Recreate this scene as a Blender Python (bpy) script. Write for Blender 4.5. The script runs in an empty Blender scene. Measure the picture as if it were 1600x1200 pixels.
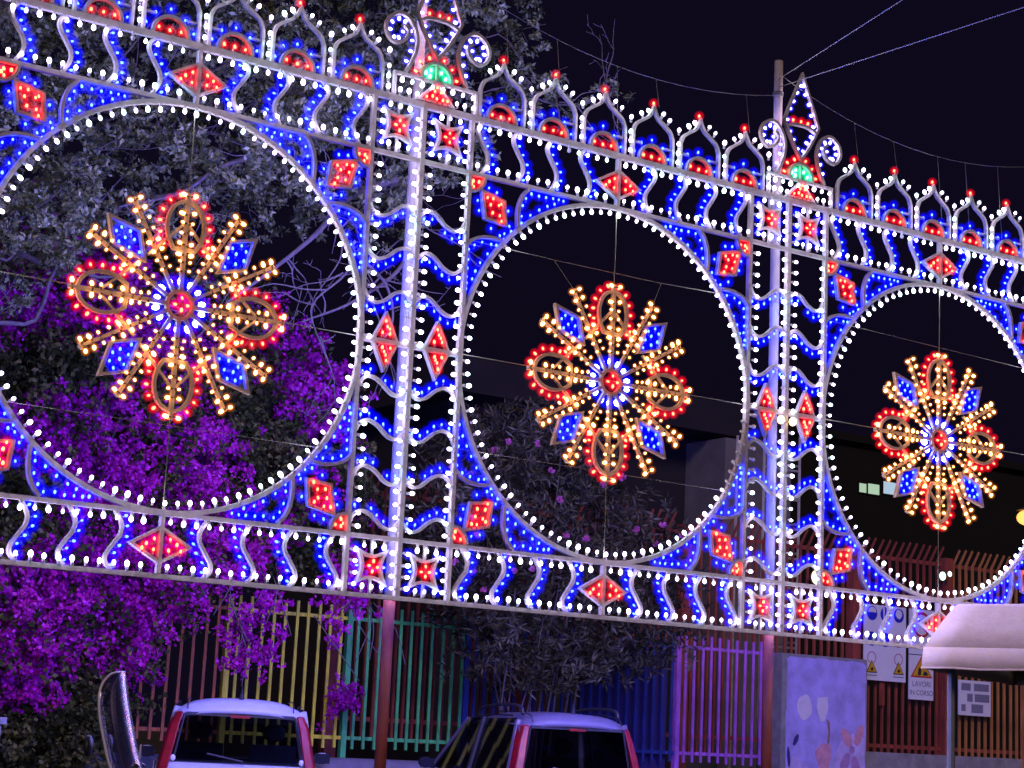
import bpy, math, random
import numpy as np
from mathutils import Matrix, Vector

PI = math.pi
R = math.radians
scene = bpy.context.scene
COL = scene.collection
random.seed(7)
RNG = np.random.default_rng(11)

# ------------------------------------------------------------------ camera
cam_data = bpy.data.cameras.new('camera')
cam_data.sensor_fit = 'HORIZONTAL'
cam_data.sensor_width = 36.0
cam_data.lens = 36.0 * 2930.9 / 1600.0
cam_data.clip_start = 0.1
cam_data.clip_end = 900
cam = bpy.data.objects.new('camera', cam_data)
COL.objects.link(cam)
YAW, PITCH, ROLL = 0.585, 0.1865, 0.0477
_f = Vector((math.sin(YAW) * math.cos(PITCH), math.cos(YAW) * math.cos(PITCH), math.sin(PITCH)))
_r = Vector((math.cos(YAW), -math.sin(YAW), 0))
_u = _r.cross(_f)
_r2 = _r * math.cos(ROLL) + _u * math.sin(ROLL)
_u2 = -_r * math.sin(ROLL) + _u * math.cos(ROLL)
_m = Matrix((_r2, _u2, -_f)).transposed().to_4x4()
_m.translation = Vector((-7.4277, -12.7113, 1.30))
cam.matrix_world = _m
scene.camera = cam

# ------------------------------------------------------------------ night sky
world = bpy.data.worlds.new('World')
scene.world = world
world.use_nodes = True
nt = world.node_tree
nt.nodes.clear()
sky = nt.nodes.new('ShaderNodeTexSky')
sky.sky_type = 'NISHITA'
sky.sun_disc = False
sky.sun_elevation = R(-4.0)
sky.sun_rotation = R(200)
sky.air_density = 1.0
sky.dust_density = 0.3
sky.ozone_density = 4.0
hsv = nt.nodes.new('ShaderNodeMixRGB')
hsv.blend_type = 'MULTIPLY'
hsv.inputs[0].default_value = 1.0
hsv.inputs[2].default_value = (1.0, 0.55, 1.0, 1)
add = nt.nodes.new('ShaderNodeMixRGB')
add.blend_type = 'ADD'
add.inputs[0].default_value = 1.0
add.inputs[2].default_value = (0.050, 0.036, 0.125, 1)
bg = nt.nodes.new('ShaderNodeBackground')
bg.inputs[1].default_value = 0.055
wo = nt.nodes.new('ShaderNodeOutputWorld')
nt.links.new(sky.outputs[0], hsv.inputs[1])
nt.links.new(hsv.outputs[0], add.inputs[1])
nt.links.new(add.outputs[0], bg.inputs[0])
nt.links.new(bg.outputs[0], wo.inputs[0])

# faint light of the town from behind the viewer
sun_data = bpy.data.lights.new('sun', 'SUN')
sun_data.energy = 0.60
sun_data.angle = R(12)
sun_data.color = (1.0, 0.74, 0.74)
sun = bpy.data.objects.new('sun', sun_data)
COL.objects.link(sun)
sun.rotation_euler = Vector((0.42, 0.80, -0.50)).to_track_quat('-Z', 'Y').to_euler()

vs = scene.view_settings
vs.view_transform = 'Standard'
vs.look = 'None'
vs.exposure = 0.5
vs.gamma = 1.0
vs.use_curve_mapping = False
cy = scene.cycles
cy.max_bounces = 4
cy.use_adaptive_sampling = True
cy.adaptive_threshold = 0.025
cy.diffuse_bounces = 1
cy.glossy_bounces = 2
cy.transmission_bounces = 4
cy.transparent_max_bounces = 40
cy.caustics_reflective = False
cy.caustics_refractive = False
cy.sample_clamp_indirect = 3.0
cy.sample_clamp_direct = 6.0
cy.use_denoising = True
cy.use_light_tree = True


# ------------------------------------------------------------------ materials
MATS = {}


def mat(name, col, rough=0.6, metal=0.0, var=0.0, scale=8.0, bump=0.0, spec=0.5, stretch=None, col2=None):
    """procedural surface: a colour broken up by noise, with fine relief"""
    m = bpy.data.materials.new(name)
    m.use_nodes = True
    n = m.node_tree
    b = n.nodes['Principled BSDF']
    b.inputs['Roughness'].default_value = rough
    b.inputs['Metallic'].default_value = metal
    b.inputs['Specular IOR Level'].default_value = spec
    tc = n.nodes.new('ShaderNodeTexCoord')
    mp = n.nodes.new('ShaderNodeMapping')
    if stretch:
        mp.inputs['Scale'].default_value = stretch
    n.links.new(tc.outputs['Object'], mp.inputs[0])
    nz = n.nodes.new('ShaderNodeTexNoise')
    nz.inputs['Scale'].default_value = scale
    nz.inputs['Detail'].default_value = 6
    nz.inputs['Roughness'].default_value = 0.65
    n.links.new(mp.outputs[0], nz.inputs['Vector'])
    ramp = n.nodes.new('ShaderNodeValToRGB')
    c = Vector(col)
    lo = c * (1 - var)
    hi = c * (1 + var * 0.6)
    if col2:
        lo = Vector(col2)
        hi = c
    ramp.color_ramp.elements[0].position = 0.32
    ramp.color_ramp.elements[1].position = 0.68
    ramp.color_ramp.elements[0].color = (*lo, 1)
    ramp.color_ramp.elements[1].color = (*hi, 1)
    n.links.new(nz.outputs[0], ramp.inputs[0])
    n.links.new(ramp.outputs[0], b.inputs['Base Color'])
    if bump:
        bp = n.nodes.new('ShaderNodeBump')
        bp.inputs['Strength'].default_value = bump
        bp.inputs['Distance'].default_value = 0.02
        n.links.new(nz.outputs[0], bp.inputs['Height'])
        n.links.new(bp.outputs[0], b.inputs['Normal'])
    MATS[name] = m
    return m


def emit(name, col, strength, sample=True):
    m = bpy.data.materials.new(name)
    m.use_nodes = True
    n = m.node_tree
    n.nodes.clear()
    e = n.nodes.new('ShaderNodeEmission')
    e.inputs[0].default_value = (*col, 1)
    e.inputs[1].default_value = strength
    o = n.nodes.new('ShaderNodeOutputMaterial')
    n.links.new(e.outputs[0], o.inputs[0])
    m.cycles.emission_sampling = 'FRONT' if sample else 'NONE'
    MATS[name] = m
    return m


def halo_shell(name, col, strength, alpha):
    """additive see-through shell that imitates the glow in the air around a lamp"""
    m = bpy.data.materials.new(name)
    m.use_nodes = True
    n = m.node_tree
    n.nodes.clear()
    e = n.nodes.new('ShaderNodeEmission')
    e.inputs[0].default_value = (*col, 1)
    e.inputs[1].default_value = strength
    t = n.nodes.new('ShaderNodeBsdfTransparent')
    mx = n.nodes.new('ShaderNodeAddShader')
    lw = n.nodes.new('ShaderNodeLayerWeight')      # imitated glow: strongest in the middle, fading to the edge
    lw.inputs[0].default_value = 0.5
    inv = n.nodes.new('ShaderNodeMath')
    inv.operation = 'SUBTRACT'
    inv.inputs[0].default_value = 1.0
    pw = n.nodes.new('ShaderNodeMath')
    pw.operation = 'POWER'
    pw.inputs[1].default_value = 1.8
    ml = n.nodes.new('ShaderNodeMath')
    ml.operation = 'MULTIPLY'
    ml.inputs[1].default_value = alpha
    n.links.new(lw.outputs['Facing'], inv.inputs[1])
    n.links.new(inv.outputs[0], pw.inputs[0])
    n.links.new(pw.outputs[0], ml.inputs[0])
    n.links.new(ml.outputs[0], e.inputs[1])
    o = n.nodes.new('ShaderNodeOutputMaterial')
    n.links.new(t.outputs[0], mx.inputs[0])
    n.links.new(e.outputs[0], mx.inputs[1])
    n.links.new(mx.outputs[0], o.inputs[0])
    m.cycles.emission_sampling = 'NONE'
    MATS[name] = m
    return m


def glass(name, tint, alpha, rough=0.03, blend=0.12, mult=0.6):
    """car or windscreen glass: mirror-like coat over a tinted see-through sheet"""
    m = bpy.data.materials.new(name)
    m.use_nodes = True
    n = m.node_tree
    n.nodes.clear()
    t = n.nodes.new('ShaderNodeBsdfTransparent')
    t.inputs[0].default_value = (*tint, 1)
    g = n.nodes.new('ShaderNodeBsdfGlossy')
    g.inputs['Roughness'].default_value = rough
    g.inputs[0].default_value = (0.9, 0.9, 0.95, 1)
    fr = n.nodes.new('ShaderNodeLayerWeight')
    fr.inputs[0].default_value = blend
    mth = n.nodes.new('ShaderNodeMath')
    mth.operation = 'MULTIPLY_ADD'
    mth.inputs[1].default_value = mult
    mth.inputs[2].default_value = alpha
    mx = n.nodes.new('ShaderNodeMixShader')
    o = n.nodes.new('ShaderNodeOutputMaterial')
    n.links.new(fr.outputs['Facing'], mth.inputs[0])
    n.links.new(mth.outputs[0], mx.inputs[0])
    n.links.new(t.outputs[0], mx.inputs[1])
    n.links.new(g.outputs[0], mx.inputs[2])
    n.links.new(mx.outputs[0], o.inputs[0])
    MATS[name] = m
    return m


def leafmat(name, c1, c2, c3, trans=0.3, scale=1.3):
    m = bpy.data.materials.new(name)
    m.use_nodes = True
    n = m.node_tree
    n.nodes.clear()
    geo = n.nodes.new('ShaderNodeNewGeometry')
    tc = n.nodes.new('ShaderNodeTexCoord')
    nz = n.nodes.new('ShaderNodeTexNoise')
    nz.inputs['Scale'].default_value = scale
    nz.inputs['Detail'].default_value = 3
    n.links.new(tc.outputs['Object'], nz.inputs['Vector'])
    mth = n.nodes.new('ShaderNodeMath')
    mth.operation = 'MULTIPLY_ADD'
    mth.inputs[1].default_value = 0.45
    n.links.new(geo.outputs['Random Per Island'], mth.inputs[0])
    m2 = n.nodes.new('ShaderNodeMath')
    m2.operation = 'SUBTRACT'
    m2.inputs[1].default_value = 0.22
    n.links.new(nz.outputs[0], m2.inputs[0])
    n.links.new(m2.outputs[0], mth.inputs[2])
    ramp = n.nodes.new('ShaderNodeValToRGB')
    ramp.color_ramp.elements[0].position = 0.3
    ramp.color_ramp.elements[0].color = (*c1, 1)
    ramp.color_ramp.elements[1].position = 0.8
    ramp.color_ramp.elements[1].color = (*c3, 1)
    el = ramp.color_ramp.elements.new(0.52)
    el.color = (*c2, 1)
    n.links.new(mth.outputs[0], ramp.inputs[0])
    d = n.nodes.new('ShaderNodeBsdfDiffuse')
    t = n.nodes.new('ShaderNodeBsdfTranslucent')
    n.links.new(ramp.outputs[0], d.inputs[0])
    n.links.new(ramp.outputs[0], t.inputs[0])
    mx = n.nodes.new('ShaderNodeMixShader')
    mx.inputs[0].default_value = trans
    o = n.nodes.new('ShaderNodeOutputMaterial')
    n.links.new(d.outputs[0], mx.inputs[1])
    n.links.new(t.outputs[0], mx.inputs[2])
    n.links.new(mx.outputs[0], o.inputs[0])
    MATS[name] = m
    return m


W_POW = 68.0
mat('frame_paint', (0.44, 0.41, 0.44), 0.55, var=0.34, scale=9, bump=0.2)
mat('medallion_paint', (0.50, 0.40, 0.34), 0.55, var=0.25, scale=12, bump=0.15)
mat('socket', (0.55, 0.55, 0.55), 0.5, var=0.1)
emit('white_light', (0.82, 0.70, 1.0), W_POW)
emit('white_light_dim', (0.70, 0.74, 1.0), 2.2)
emit('white_light_strong', (0.82, 0.72, 1.0), W_POW * 1.3)
emit('white_light_green', (0.62, 0.86, 0.95), W_POW * .8)
mat('socket_dark', (0.06, 0.055, 0.06), 0.5)
emit('blue_core', (0.022, 0.050, 1.0), 640.0)
emit('red_core', (1.0, 0.05, 0.02), 18.0)
emit('warm_core', (1.0, 0.46, 0.13), 12.0)
emit('green_core', (0.1, 1.0, 0.45), 10.0)
emit('ice_core', (0.55, 0.75, 1.0), 20.0)
halo_shell('blue_halo', (0.0, 0.0, 1.0), 1, 0.40)
halo_shell('blue_halo_outer', (0.0, 0.0, 1.0), 1, 0.30)
halo_shell('red_halo', (1.0, 0.0, 0.02), 1, 0.32)
halo_shell('red_halo_outer', (1.0, 0.0, 0.02), 1, 0.24)
halo_shell('warm_halo', (1.0, 0.36, 0.04), 1, 0.40)
halo_shell('warm_halo_outer', (1.0, 0.20, 0.01), 1, 0.16)
halo_shell('green_halo', (0.0, 0.9, 0.3), 1, 0.40)
halo_shell('green_halo_outer', (0.0, 0.8, 0.3), 1, 0.14)
halo_shell('white_halo', (0.22, 0.20, 1.0), 1, 0.20)
mat('dead_bulb', (0.5, 0.5, 0.48), 0.25)
mat('pole_rust', (0.21, 0.035, 0.016), 0.7, var=0.45, scale=6, bump=0.3, stretch=(1, 1, 0.3))
mat('pole_grey', (0.115, 0.10, 0.105), 0.6, var=0.25, scale=6, bump=0.2, stretch=(1, 1, .3))
mat('pole_grey_lightened', (0.46, 0.40, 0.36), 0.7, var=0.25, scale=7, bump=0.2)  # same grey pole, colour lightened to make up for weaker light up there
mat('wire_steel', (0.085, 0.08, 0.055), 0.7)

KINDS = {  # core material, inner glow shell, outer glow shell, core radius, inner radius, outer radius
    'blue': ('blue_core', 'blue_halo', 'blue_halo_outer', 0.0100, 0.029, 0.058),
    'blue_small': ('blue_core', 'blue_halo', 'blue_halo_outer', 0.0105, 0.034, 0.056),
    'red': ('red_core', 'red_halo', 'red_halo_outer', 0.0115, 0.026, 0.050),
    'warm': ('warm_core', 'warm_halo', 'warm_halo_outer', 0.0145, 0.024, 0.040),
    'warm_small': ('warm_core', 'warm_halo', 'warm_halo_outer', 0.0090, 0.016, 0.026),
    'green': ('green_core', 'green_halo', 'green_halo_outer', 0.0140, 0.036, 0.070),
    'ice': ('ice_core', 'blue_halo', 'blue_halo_outer', 0.0205, 0.036, 0.066),
    'white': ('white_light', 'white_halo', 'blue_halo_outer', 0.0125, 0.028, 0.040),
}


# ------------------------------------------------------------------ mesh helpers
class MB:
    def __init__(self):
        self.v = []
        self.f = []
        self.mi = []

    def add(self, verts, faces, m=0):
        k = len(self.v)
        self.v.extend(verts)
        for f in faces:
            self.f.append([i + k for i in f])
            self.mi.append(m)
        return self

    def mesh(self, name, mats, smooth=False):
        me = bpy.data.meshes.new(name)
        me.from_pydata([tuple(p) for p in self.v], [], self.f)
        for m in mats:
            me.materials.append(MATS[m])
        if len(mats) > 1:
            me.polygons.foreach_set('material_index', self.mi)
        if smooth:
            me.polygons.foreach_set('use_smooth', [True] * len(me.polygons))
        me.update()
        return me

    def build(self, name, mats, parent=None, smooth=False, **kw):
        if isinstance(mats, str):
            mats = [mats]
        return obj(name, self.mesh(name, mats, smooth), parent, **kw)

    # shapes
    def box(self, x0, x1, y0, y1, z0, z1, m=0):
        v = [(x0, y0, z0), (x1, y0, z0), (x1, y1, z0), (x0, y1, z0), (x0, y0, z1), (x1, y0, z1), (x1, y1, z1), (x0, y1, z1)]
        f = [(0, 3, 2, 1), (4, 5, 6, 7), (0, 1, 5, 4), (1, 2, 6, 5), (2, 3, 7, 6), (3, 0, 4, 7)]
        return self.add(v, f, m)

    def strip(self, pts, w, d, closed=False, m=0, yo=0.0):
        """flat bar following a line in the x-z plane: w wide in the plane, 2*d deep"""
        n = len(pts)
        vs_, P = [], [Vector((p[0], p[1])) for p in pts]
        for i in range(n):
            a = P[(i - 1) % n] if (closed or i > 0) else P[i]
            c = P[(i + 1) % n] if (closed or i < n - 1) else P[i]
            d1 = (P[i] - a)
            d2 = (c - P[i])
            if d1.length < 1e-9:
                d1 = d2
            if d2.length < 1e-9:
                d2 = d1
            d1.normalize()
            d2.normalize()
            n1 = Vector((-d1.y, d1.x))
            n2 = Vector((-d2.y, d2.x))
            nn = n1 + n2
            if nn.length < 1e-6:
                nn = n1
            nn.normalize()
            k = max(0.45, nn.dot(n1))
            o = nn * (w / 2 / k)
            q0, q1 = P[i] + o, P[i] - o
            vs_ += [(q0.x, yo - d, q0.y), (q1.x, yo - d, q1.y), (q1.x, yo + d, q1.y), (q0.x, yo + d, q0.y)]
        fs = []
        for i in range(n if closed else n - 1):
            a, b = 4 * i, 4 * ((i + 1) % n)
            for k in range(4):
                fs.append((a + k, a + (k + 1) % 4, b + (k + 1) % 4, b + k))
        if not closed:
            fs += [(0, 3, 2, 1), (4 * n - 4, 4 * n - 3, 4 * n - 2, 4 * n - 1)]
        return self.add(vs_, fs, m)

    def tube(self, pts, r, n=6, m=0, caps=True):
        P = [Vector(p) for p in pts]
        rs = r if isinstance(r, (list, tuple)) else [r] * len(P)
        vs_, fs = [], []
        prev = None
        for i, p in enumerate(P):
            t = (P[min(i + 1, len(P) - 1)] - P[max(i - 1, 0)]).normalized()
            if prev is None:
                x = t.orthogonal().normalized()
            else:
                x = (prev - t * prev.dot(t)).normalized()
            prev = x
            y = t.cross(x)
            for k in range(n):
                a = 2 * PI * k / n
                vs_.append(p + (x * math.cos(a) + y * math.sin(a)) * rs[i])
        for i in range(len(P) - 1):
            for k in range(n):
                a, b = i * n + k, i * n + (k + 1) % n
                fs.append((a, b, b + n, a + n))
        if caps:
            fs.append(tuple(range(n - 1, -1, -1)))
            fs.append(tuple(range((len(P) - 1) * n, len(P) * n)))
        return self.add(vs_, fs, m)

    def ball(self, c, rx, ry, rz, seg=8, rings=6, m=0, M=None):
        vs_, fs = [], []
        for i in range(1, rings):
            th = PI * i / rings
            for k in range(seg):
                a = 2 * PI * k / seg
                vs_.append(Vector((rx * math.sin(th) * math.cos(a), ry * math.sin(th) * math.sin(a), rz * math.cos(th))))
        top, bot = len(vs_), len(vs_) + 1
        vs_ += [Vector((0, 0, rz)), Vector((0, 0, -rz))]
        for i in range(rings - 2):
            for k in range(seg):
                a, b = i * seg + k, i * seg + (k + 1) % seg
                fs.append((a, a + seg, b + seg, b))
        for k in range(seg):
            fs.append((top, k, (k + 1) % seg))
            o = (rings - 2) * seg
            fs.append((bot, o + (k + 1) % seg, o + k))
        c = Vector(c)
        vs_ = [(M @ q if M else q) + c for q in vs_]
        return self.add(vs_, fs, m)

    def loft(self, rings, m=0, closed=True, caps=True):
        n = len(rings[0])
        vs_ = [p for r_ in rings for p in r_]
        fs = []
        for i in range(len(rings) - 1):
            for k in range(n if closed else n - 1):
                a, b = i * n + k, i * n + (k + 1) % n
                fs.append((a, b, b + n, a + n))
        if caps and closed:
            fs.append(tuple(range(n - 1, -1, -1)))
            fs.append(tuple(range((len(rings) - 1) * n, len(rings) * n)))
        return self.add(vs_, fs, m)


def obj(name, me, parent=None, loc=None, rot=None, label=None, cat=None, group=None, kind=None):
    o = bpy.data.objects.new(name, me)
    COL.objects.link(o)
    if parent:
        o.parent = parent
    if loc is not None:
        o.location = loc
    if rot is not None:
        o.rotation_euler = rot
    if label:
        o['label'] = label
    if cat:
        o['category'] = cat
    if group:
        o['group'] = group
    if kind:
        o['kind'] = kind
    return o


def thing(name, label, cat, loc=(0, 0, 0), rotz=0.0, group=None):
    return obj(name, None, None, loc, (0, 0, rotz), label, cat, group)


def dup(root, parent=None):
    c = root.copy()
    COL.objects.link(c)
    if parent:
        c.parent = parent
    for ch in root.children:
        dup(ch, c)
    return c


def cr(pts, n=6, closed=False):
    """smooth line through points (Catmull-Rom)"""
    P = [Vector(p) for p in pts]
    out = []
    N = len(P)
    for i in range(N if closed else N - 1):
        p0 = P[(i - 1) % N] if (closed or i > 0) else P[0] * 2 - P[1]
        p1, p2 = P[i], P[(i + 1) % N]
        p3 = P[(i + 2) % N] if (closed or i + 2 < N) else P[-1] * 2 - P[-2]
        for k in range(n):
            t = k / n
            out.append(0.5 * (2 * p1 + (p2 - p0) * t + (2 * p0 - 5 * p1 + 4 * p2 - p3) * t * t + (3 * p1 - p0 - 3 * p2 + p3) * t ** 3))
    if not closed:
        out.append(P[-1])
    return out


def arc(cx, cz, r, a0, a1, n=12):
    return [(cx + r * math.cos(R(a0 + (a1 - a0) * i / n)), cz + r * math.sin(R(a0 + (a1 - a0) * i / n))) for i in range(n + 1)]


def along(pts, count, off=0.0, t0=0.0, t1=1.0):
    """points spaced along a line in the plane, moved off to its left side, with the outward direction"""
    P = [Vector((p[0], p[1])) for p in pts]
    L = [0]
    for a, b in zip(P, P[1:]):
        L.append(L[-1] + (b - a).length)
    out = []
    for i in range(count):
        s = L[-1] * (t0 + (t1 - t0) * (i + 0.5) / count)
        k = 0
        while k < len(P) - 2 and L[k + 1] < s:
            k += 1
        d = (P[k + 1] - P[k])
        q = P[k] + d * ((s - L[k]) / max(1e-9, L[k + 1] - L[k]))
        d.normalize()
        n = Vector((-d.y, d.x))
        sg = 1 if off >= 0 else -1
        q = q + n * off
        out.append((q.x, q.y, n.x * sg, n.y * sg))
    return out


# ------------------------------------------------------------------ lamps
def white_bulb_mesh(name, m):
    b = MB()
    b.ball((0, 0, 0.006), 0.0172, 0.0172, 0.0225, 8, 5, 0)
    b.tube([(0, 0, -0.042), (0, 0, -0.014)], 0.011, 6, 1)
    return b.mesh(name, [m, 'socket'], True)


WHITE = [white_bulb_mesh('bulb', m_) for m_ in ['white_light'] * 11 + ['white_light_dim'] * 1 + ['white_light_strong'] * 4 + ['white_light_green'] * 4]
DEAD = white_bulb_mesh('unlit_bulb', 'dead_bulb')


def white_bulbs(parent, spots):
    """each white lamp is a piece of its own"""
    for (u, v, du, dv) in spots:
        o = bpy.data.objects.new('bulb', DEAD if random.random() < .012 else random.choice(WHITE))
        COL.objects.link(o)
        o.parent = parent
        o.location = (u + random.uniform(-.004, .004), -.034, v + random.uniform(-.004, .004))
        o.rotation_euler = (0, math.atan2(du, dv) + random.uniform(-.12, .12), 0)
        s = random.uniform(0.78, 1.16)
        o.scale = (s, s, s)


def bulbs(name, kind, spots, parent, yo=0.010):
    """a handful of small coloured lamps too close to pick apart"""
    if not spots:
        return None
    core, g1, g2, r0, r1, r2 = KINDS[kind]
    b = MB()
    for (u, v, du, dv) in spots:
        a = math.atan2(du, dv) + random.uniform(-.25, .25)
        M = Matrix.Rotation(a, 3, 'Y')
        u += random.uniform(-.006, .006)
        v += random.uniform(-.006, .006)
        c = Vector((u, yo, v))
        k = random.uniform(0.85, 1.15)
        b.ball(c, r0 * k, r0 * k, r0 * 1.45 * k, 6, 4, 0, M)
        if g1:  # added shells that stand in for the halo of each lamp
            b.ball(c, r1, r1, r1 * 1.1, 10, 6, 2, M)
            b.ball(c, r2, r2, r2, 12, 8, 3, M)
        dd = Vector((math.sin(a), 0, math.cos(a)))
        b.tube([c - dd * (r0 * 1.3 + 0.022), c - dd * r0 * 1.1], 0.0075, 5, 1)
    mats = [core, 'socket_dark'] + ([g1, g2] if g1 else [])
    o = b.build(name, mats, parent, smooth=True)
    o['kind'] = 'stuff'
    return o


ZC = 2.0085
RING = 1.545
L1, L2, T1, T2 = 0.0, 0.456, 3.555, 4.03
HALF = 1.531
ZB = 2.33          # height of the lowest rail above the street


def mir(p, su, sv):
    return (p[0] * su, ZC + p[1] * sv)


# ------------------------------------------------------------------ wide panel with the big ring
def build_panel(label):
    t = thing('ring_light_panel', label, 'light display', (0, 0, ZB), group='wide festive light panels with a ring')
    # big ring
    ring = MB().strip(arc(0, ZC, RING, 0, 360, 96)[:-1], 0.036, 0.0205, True).build('ring', 'frame_paint', t)
    n = 94
    white_bulbs(ring, [((RING - .062) * math.cos(a), ZC + (RING - .062) * math.sin(a), -math.cos(a), -math.sin(a))
                       for a in [2 * PI * (i + .5) / n for i in range(n)]])
    # rails
    for v, w, side in ((L1, .036, 1), (L2, .034, -1), (T1, .034, 1), (T2, .052, -1)):
        r_ = MB().strip([(-HALF, v), (HALF, v)], w, 0.0185).build('rail', 'frame_paint', t)
        white_bulbs(r_, [(-HALF + .052 + i * .1022, v + side * (.045 + w / 2), 0, side) for i in range(29) if i != 14] +
                    [(HALF - .055, v + side * (.045 + w / 2), 0, side)])
    # S bars of the two friezes
    SH = [(0.0, 4.012), (-.045, 3.965), (-.047, 3.905), (0.0, 3.825), (.05, 3.745), (.053, 3.665), (.0, 3.568)]
    for half in (-1, 1):
        for c in (.36, .71, 1.06, 1.415):
            for low in (0, 1):
                pts = []
                for (x, v) in SH:
                    x = (-c + x) if half < 0 else (c - x)
                    if low:
                        v = L2 - (v - T1) * (L2 - L1) / (T2 - T1)
                    pts.append((x, v))
                line = cr(pts, 5)
                s = MB().strip(line, 0.026, 0.0165).build('scroll_bar', 'frame_paint', t)
                sp = []
                for i, (x, v, nx, nz) in enumerate(along(line, 6, 0.0, .04, 1.0)):
                    sp.append((x - half * (.055 + random.uniform(-.006, .008)), v, -half, 0.25))
                bulbs('blue_bulbs', 'blue', sp, s)
    # lozenges of the friezes
    for v0, v1, vm in ((T1 + .02, T2 - .028, 3.765), (L1 + .02, L2 - .02, .225)):
        z = MB().strip([(-.228, vm), (0, vm + .128), (.228, vm), (0, vm - .128)], .022, .0225, True)
        z.strip([(0, v0), (0, v1)], .030, .0245)
        z = z.build('lozenge', 'frame_paint', t)
        bulbs('red_bulbs', 'red', [(sx * dx, vm + dv, 0, 1) for sx in (-1, 1) for dx, dv in ((.06, .045), (.06, -.04), (.115, .005), (.15, -.03))], z, -.032)
    # corners: quadrant, diamond, two petals each
    for su in (-1, 1):
        for sv in (-1, 1):
            def q(p):
                return (-p[0] * su if su > 0 else p[0], ZC + p[1] * sv)
            cx, cz = -1.515, 1.53
            A = [(cx + .135 * math.cos(R(a)), cz - .135 * math.sin(R(a))) for a in range(0, 91, 15)]
            c = MB().strip([q(p) for p in A], .026, .0225).build('corner_quadrant', 'frame_paint', t)
            bulbs('red_bulbs', 'red', [q((cx + dx, cz - dy)) + (0, 1) for dx, dy in ((.035, .04), (.085, .04), (.04, .09), (.015, .065))], c)
            D = [(-1.40, 1.415), (-1.18, 1.365), (-1.155, 1.17), (-1.36, 1.19)]
            d = MB().strip([q(p) for p in D], .024, .0215, True)
            d.strip([q((-1.415, 1.43)), q((-1.395, 1.41))], .02, .018)
            d = d.build('corner_diamond', 'frame_paint', t)
            bulbs('red_bulbs', 'red', [q(p) + (0, 1) for p in ((-1.355, 1.365), (-1.30, 1.36), (-1.325, 1.30), (-1.25, 1.31), (-1.305, 1.235), (-1.235, 1.235), (-1.205, 1.19), (-1.22, 1.335))], d, -.032)
            bulbs('blue_bulbs', 'blue', [q(p) + (0, 1) for p in ((-1.33, 1.455), (-1.25, 1.435), (-1.435, 1.33), (-1.415, 1.25), (-1.12, 1.30), (-1.29, 1.12),
                                                                (-1.145, 1.10), (-1.09, 1.13), (-1.20, 1.075), (-1.16, 1.05), (-1.105, 1.17))], d)
            for sw in (0, 1):
                def q2(p):
                    return q((-p[1], -p[0])) if sw else q(p)
                A = cr([(-.930, 1.530), (-.985, 1.47), (-1.020, 1.39), (-1.035, 1.29), (-1.028, 1.175)], 5)
                p_ = MB().strip([q2(a) for a in A], .026, .0225).build('petal', 'frame_paint', t)
                sp = [(-.95, 1.44), (-.98, 1.37), (-.985, 1.28), (-.985, 1.225), (-.90, 1.49), (-.82, 1.49), (-.74, 1.495), (-.67, 1.495), (-.61, 1.50),
                      (-.90, 1.31), (-.81, 1.37), (-.73, 1.415), (-.655, 1.45), (-.56, 1.495)]
                bulbs('blue_bulbs', 'blue', [q2(p) + (0, sv * .6 + .4) for p in sp], p_)
    # cresting of six pointed arches
    for i in range(6):
        c = 0.10 + (i - 2.5) * .5375
        half = [(.222, 4.058), (.224, 4.20), (.222, 4.30), (.19, 4.37), (.115, 4.424), (.045, 4.475), (0.0, 4.56)]
        h = cr(half[2:], 5)
        line = [(c - p[0], p[1]) for p in half[:2]] + [(c - p.x, p.y) for p in h]
        line += [(c + p.x, p.y) for p in reversed(h[:-1])] + [(c + p[0], p[1]) for p in reversed(half[:2])]
        o = MB().strip(line, .026, .018)
        o.strip([(c - .209, 4.205), (c - .13, 4.205)], .018, .012)
        o.strip([(c + .13, 4.205), (c + .209, 4.205)], .018, .012)
        o = o.build('pointed_arch', 'frame_paint', t)
        white_bulbs(o, [(c + s * .155, 4.462, s * .5, 1) for s in (-1, 1)] + [(c + s * .085, 4.505, s * .6, 1) for s in (-1, 1)] +
                    [(c + .2685, v, 0, 1) for v in (4.10, 4.185, 4.27)] + [(c + .2685, 4.40, 0, 1)])
        bulbs('red_bulbs', 'red', [(c, 4.61, 0, 1)], o)
        k = MB().strip(arc(c, 4.060, .145, 0, 180, 14), .026, .021).build('half_moon', 'frame_paint', t)
        bulbs('red_bulbs', 'red', [(c + dx, 4.108, 0, 1) for dx in (-.09, 0, .09)], k)
        bulbs('blue_bulbs', 'blue', [(c + dx, dz, dx * 3, 1) for dx, dz in ((0, 4.265), (-.12, 4.215), (.12, 4.215), (-.19, 4.12), (.19, 4.12))], k)
    return t


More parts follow.
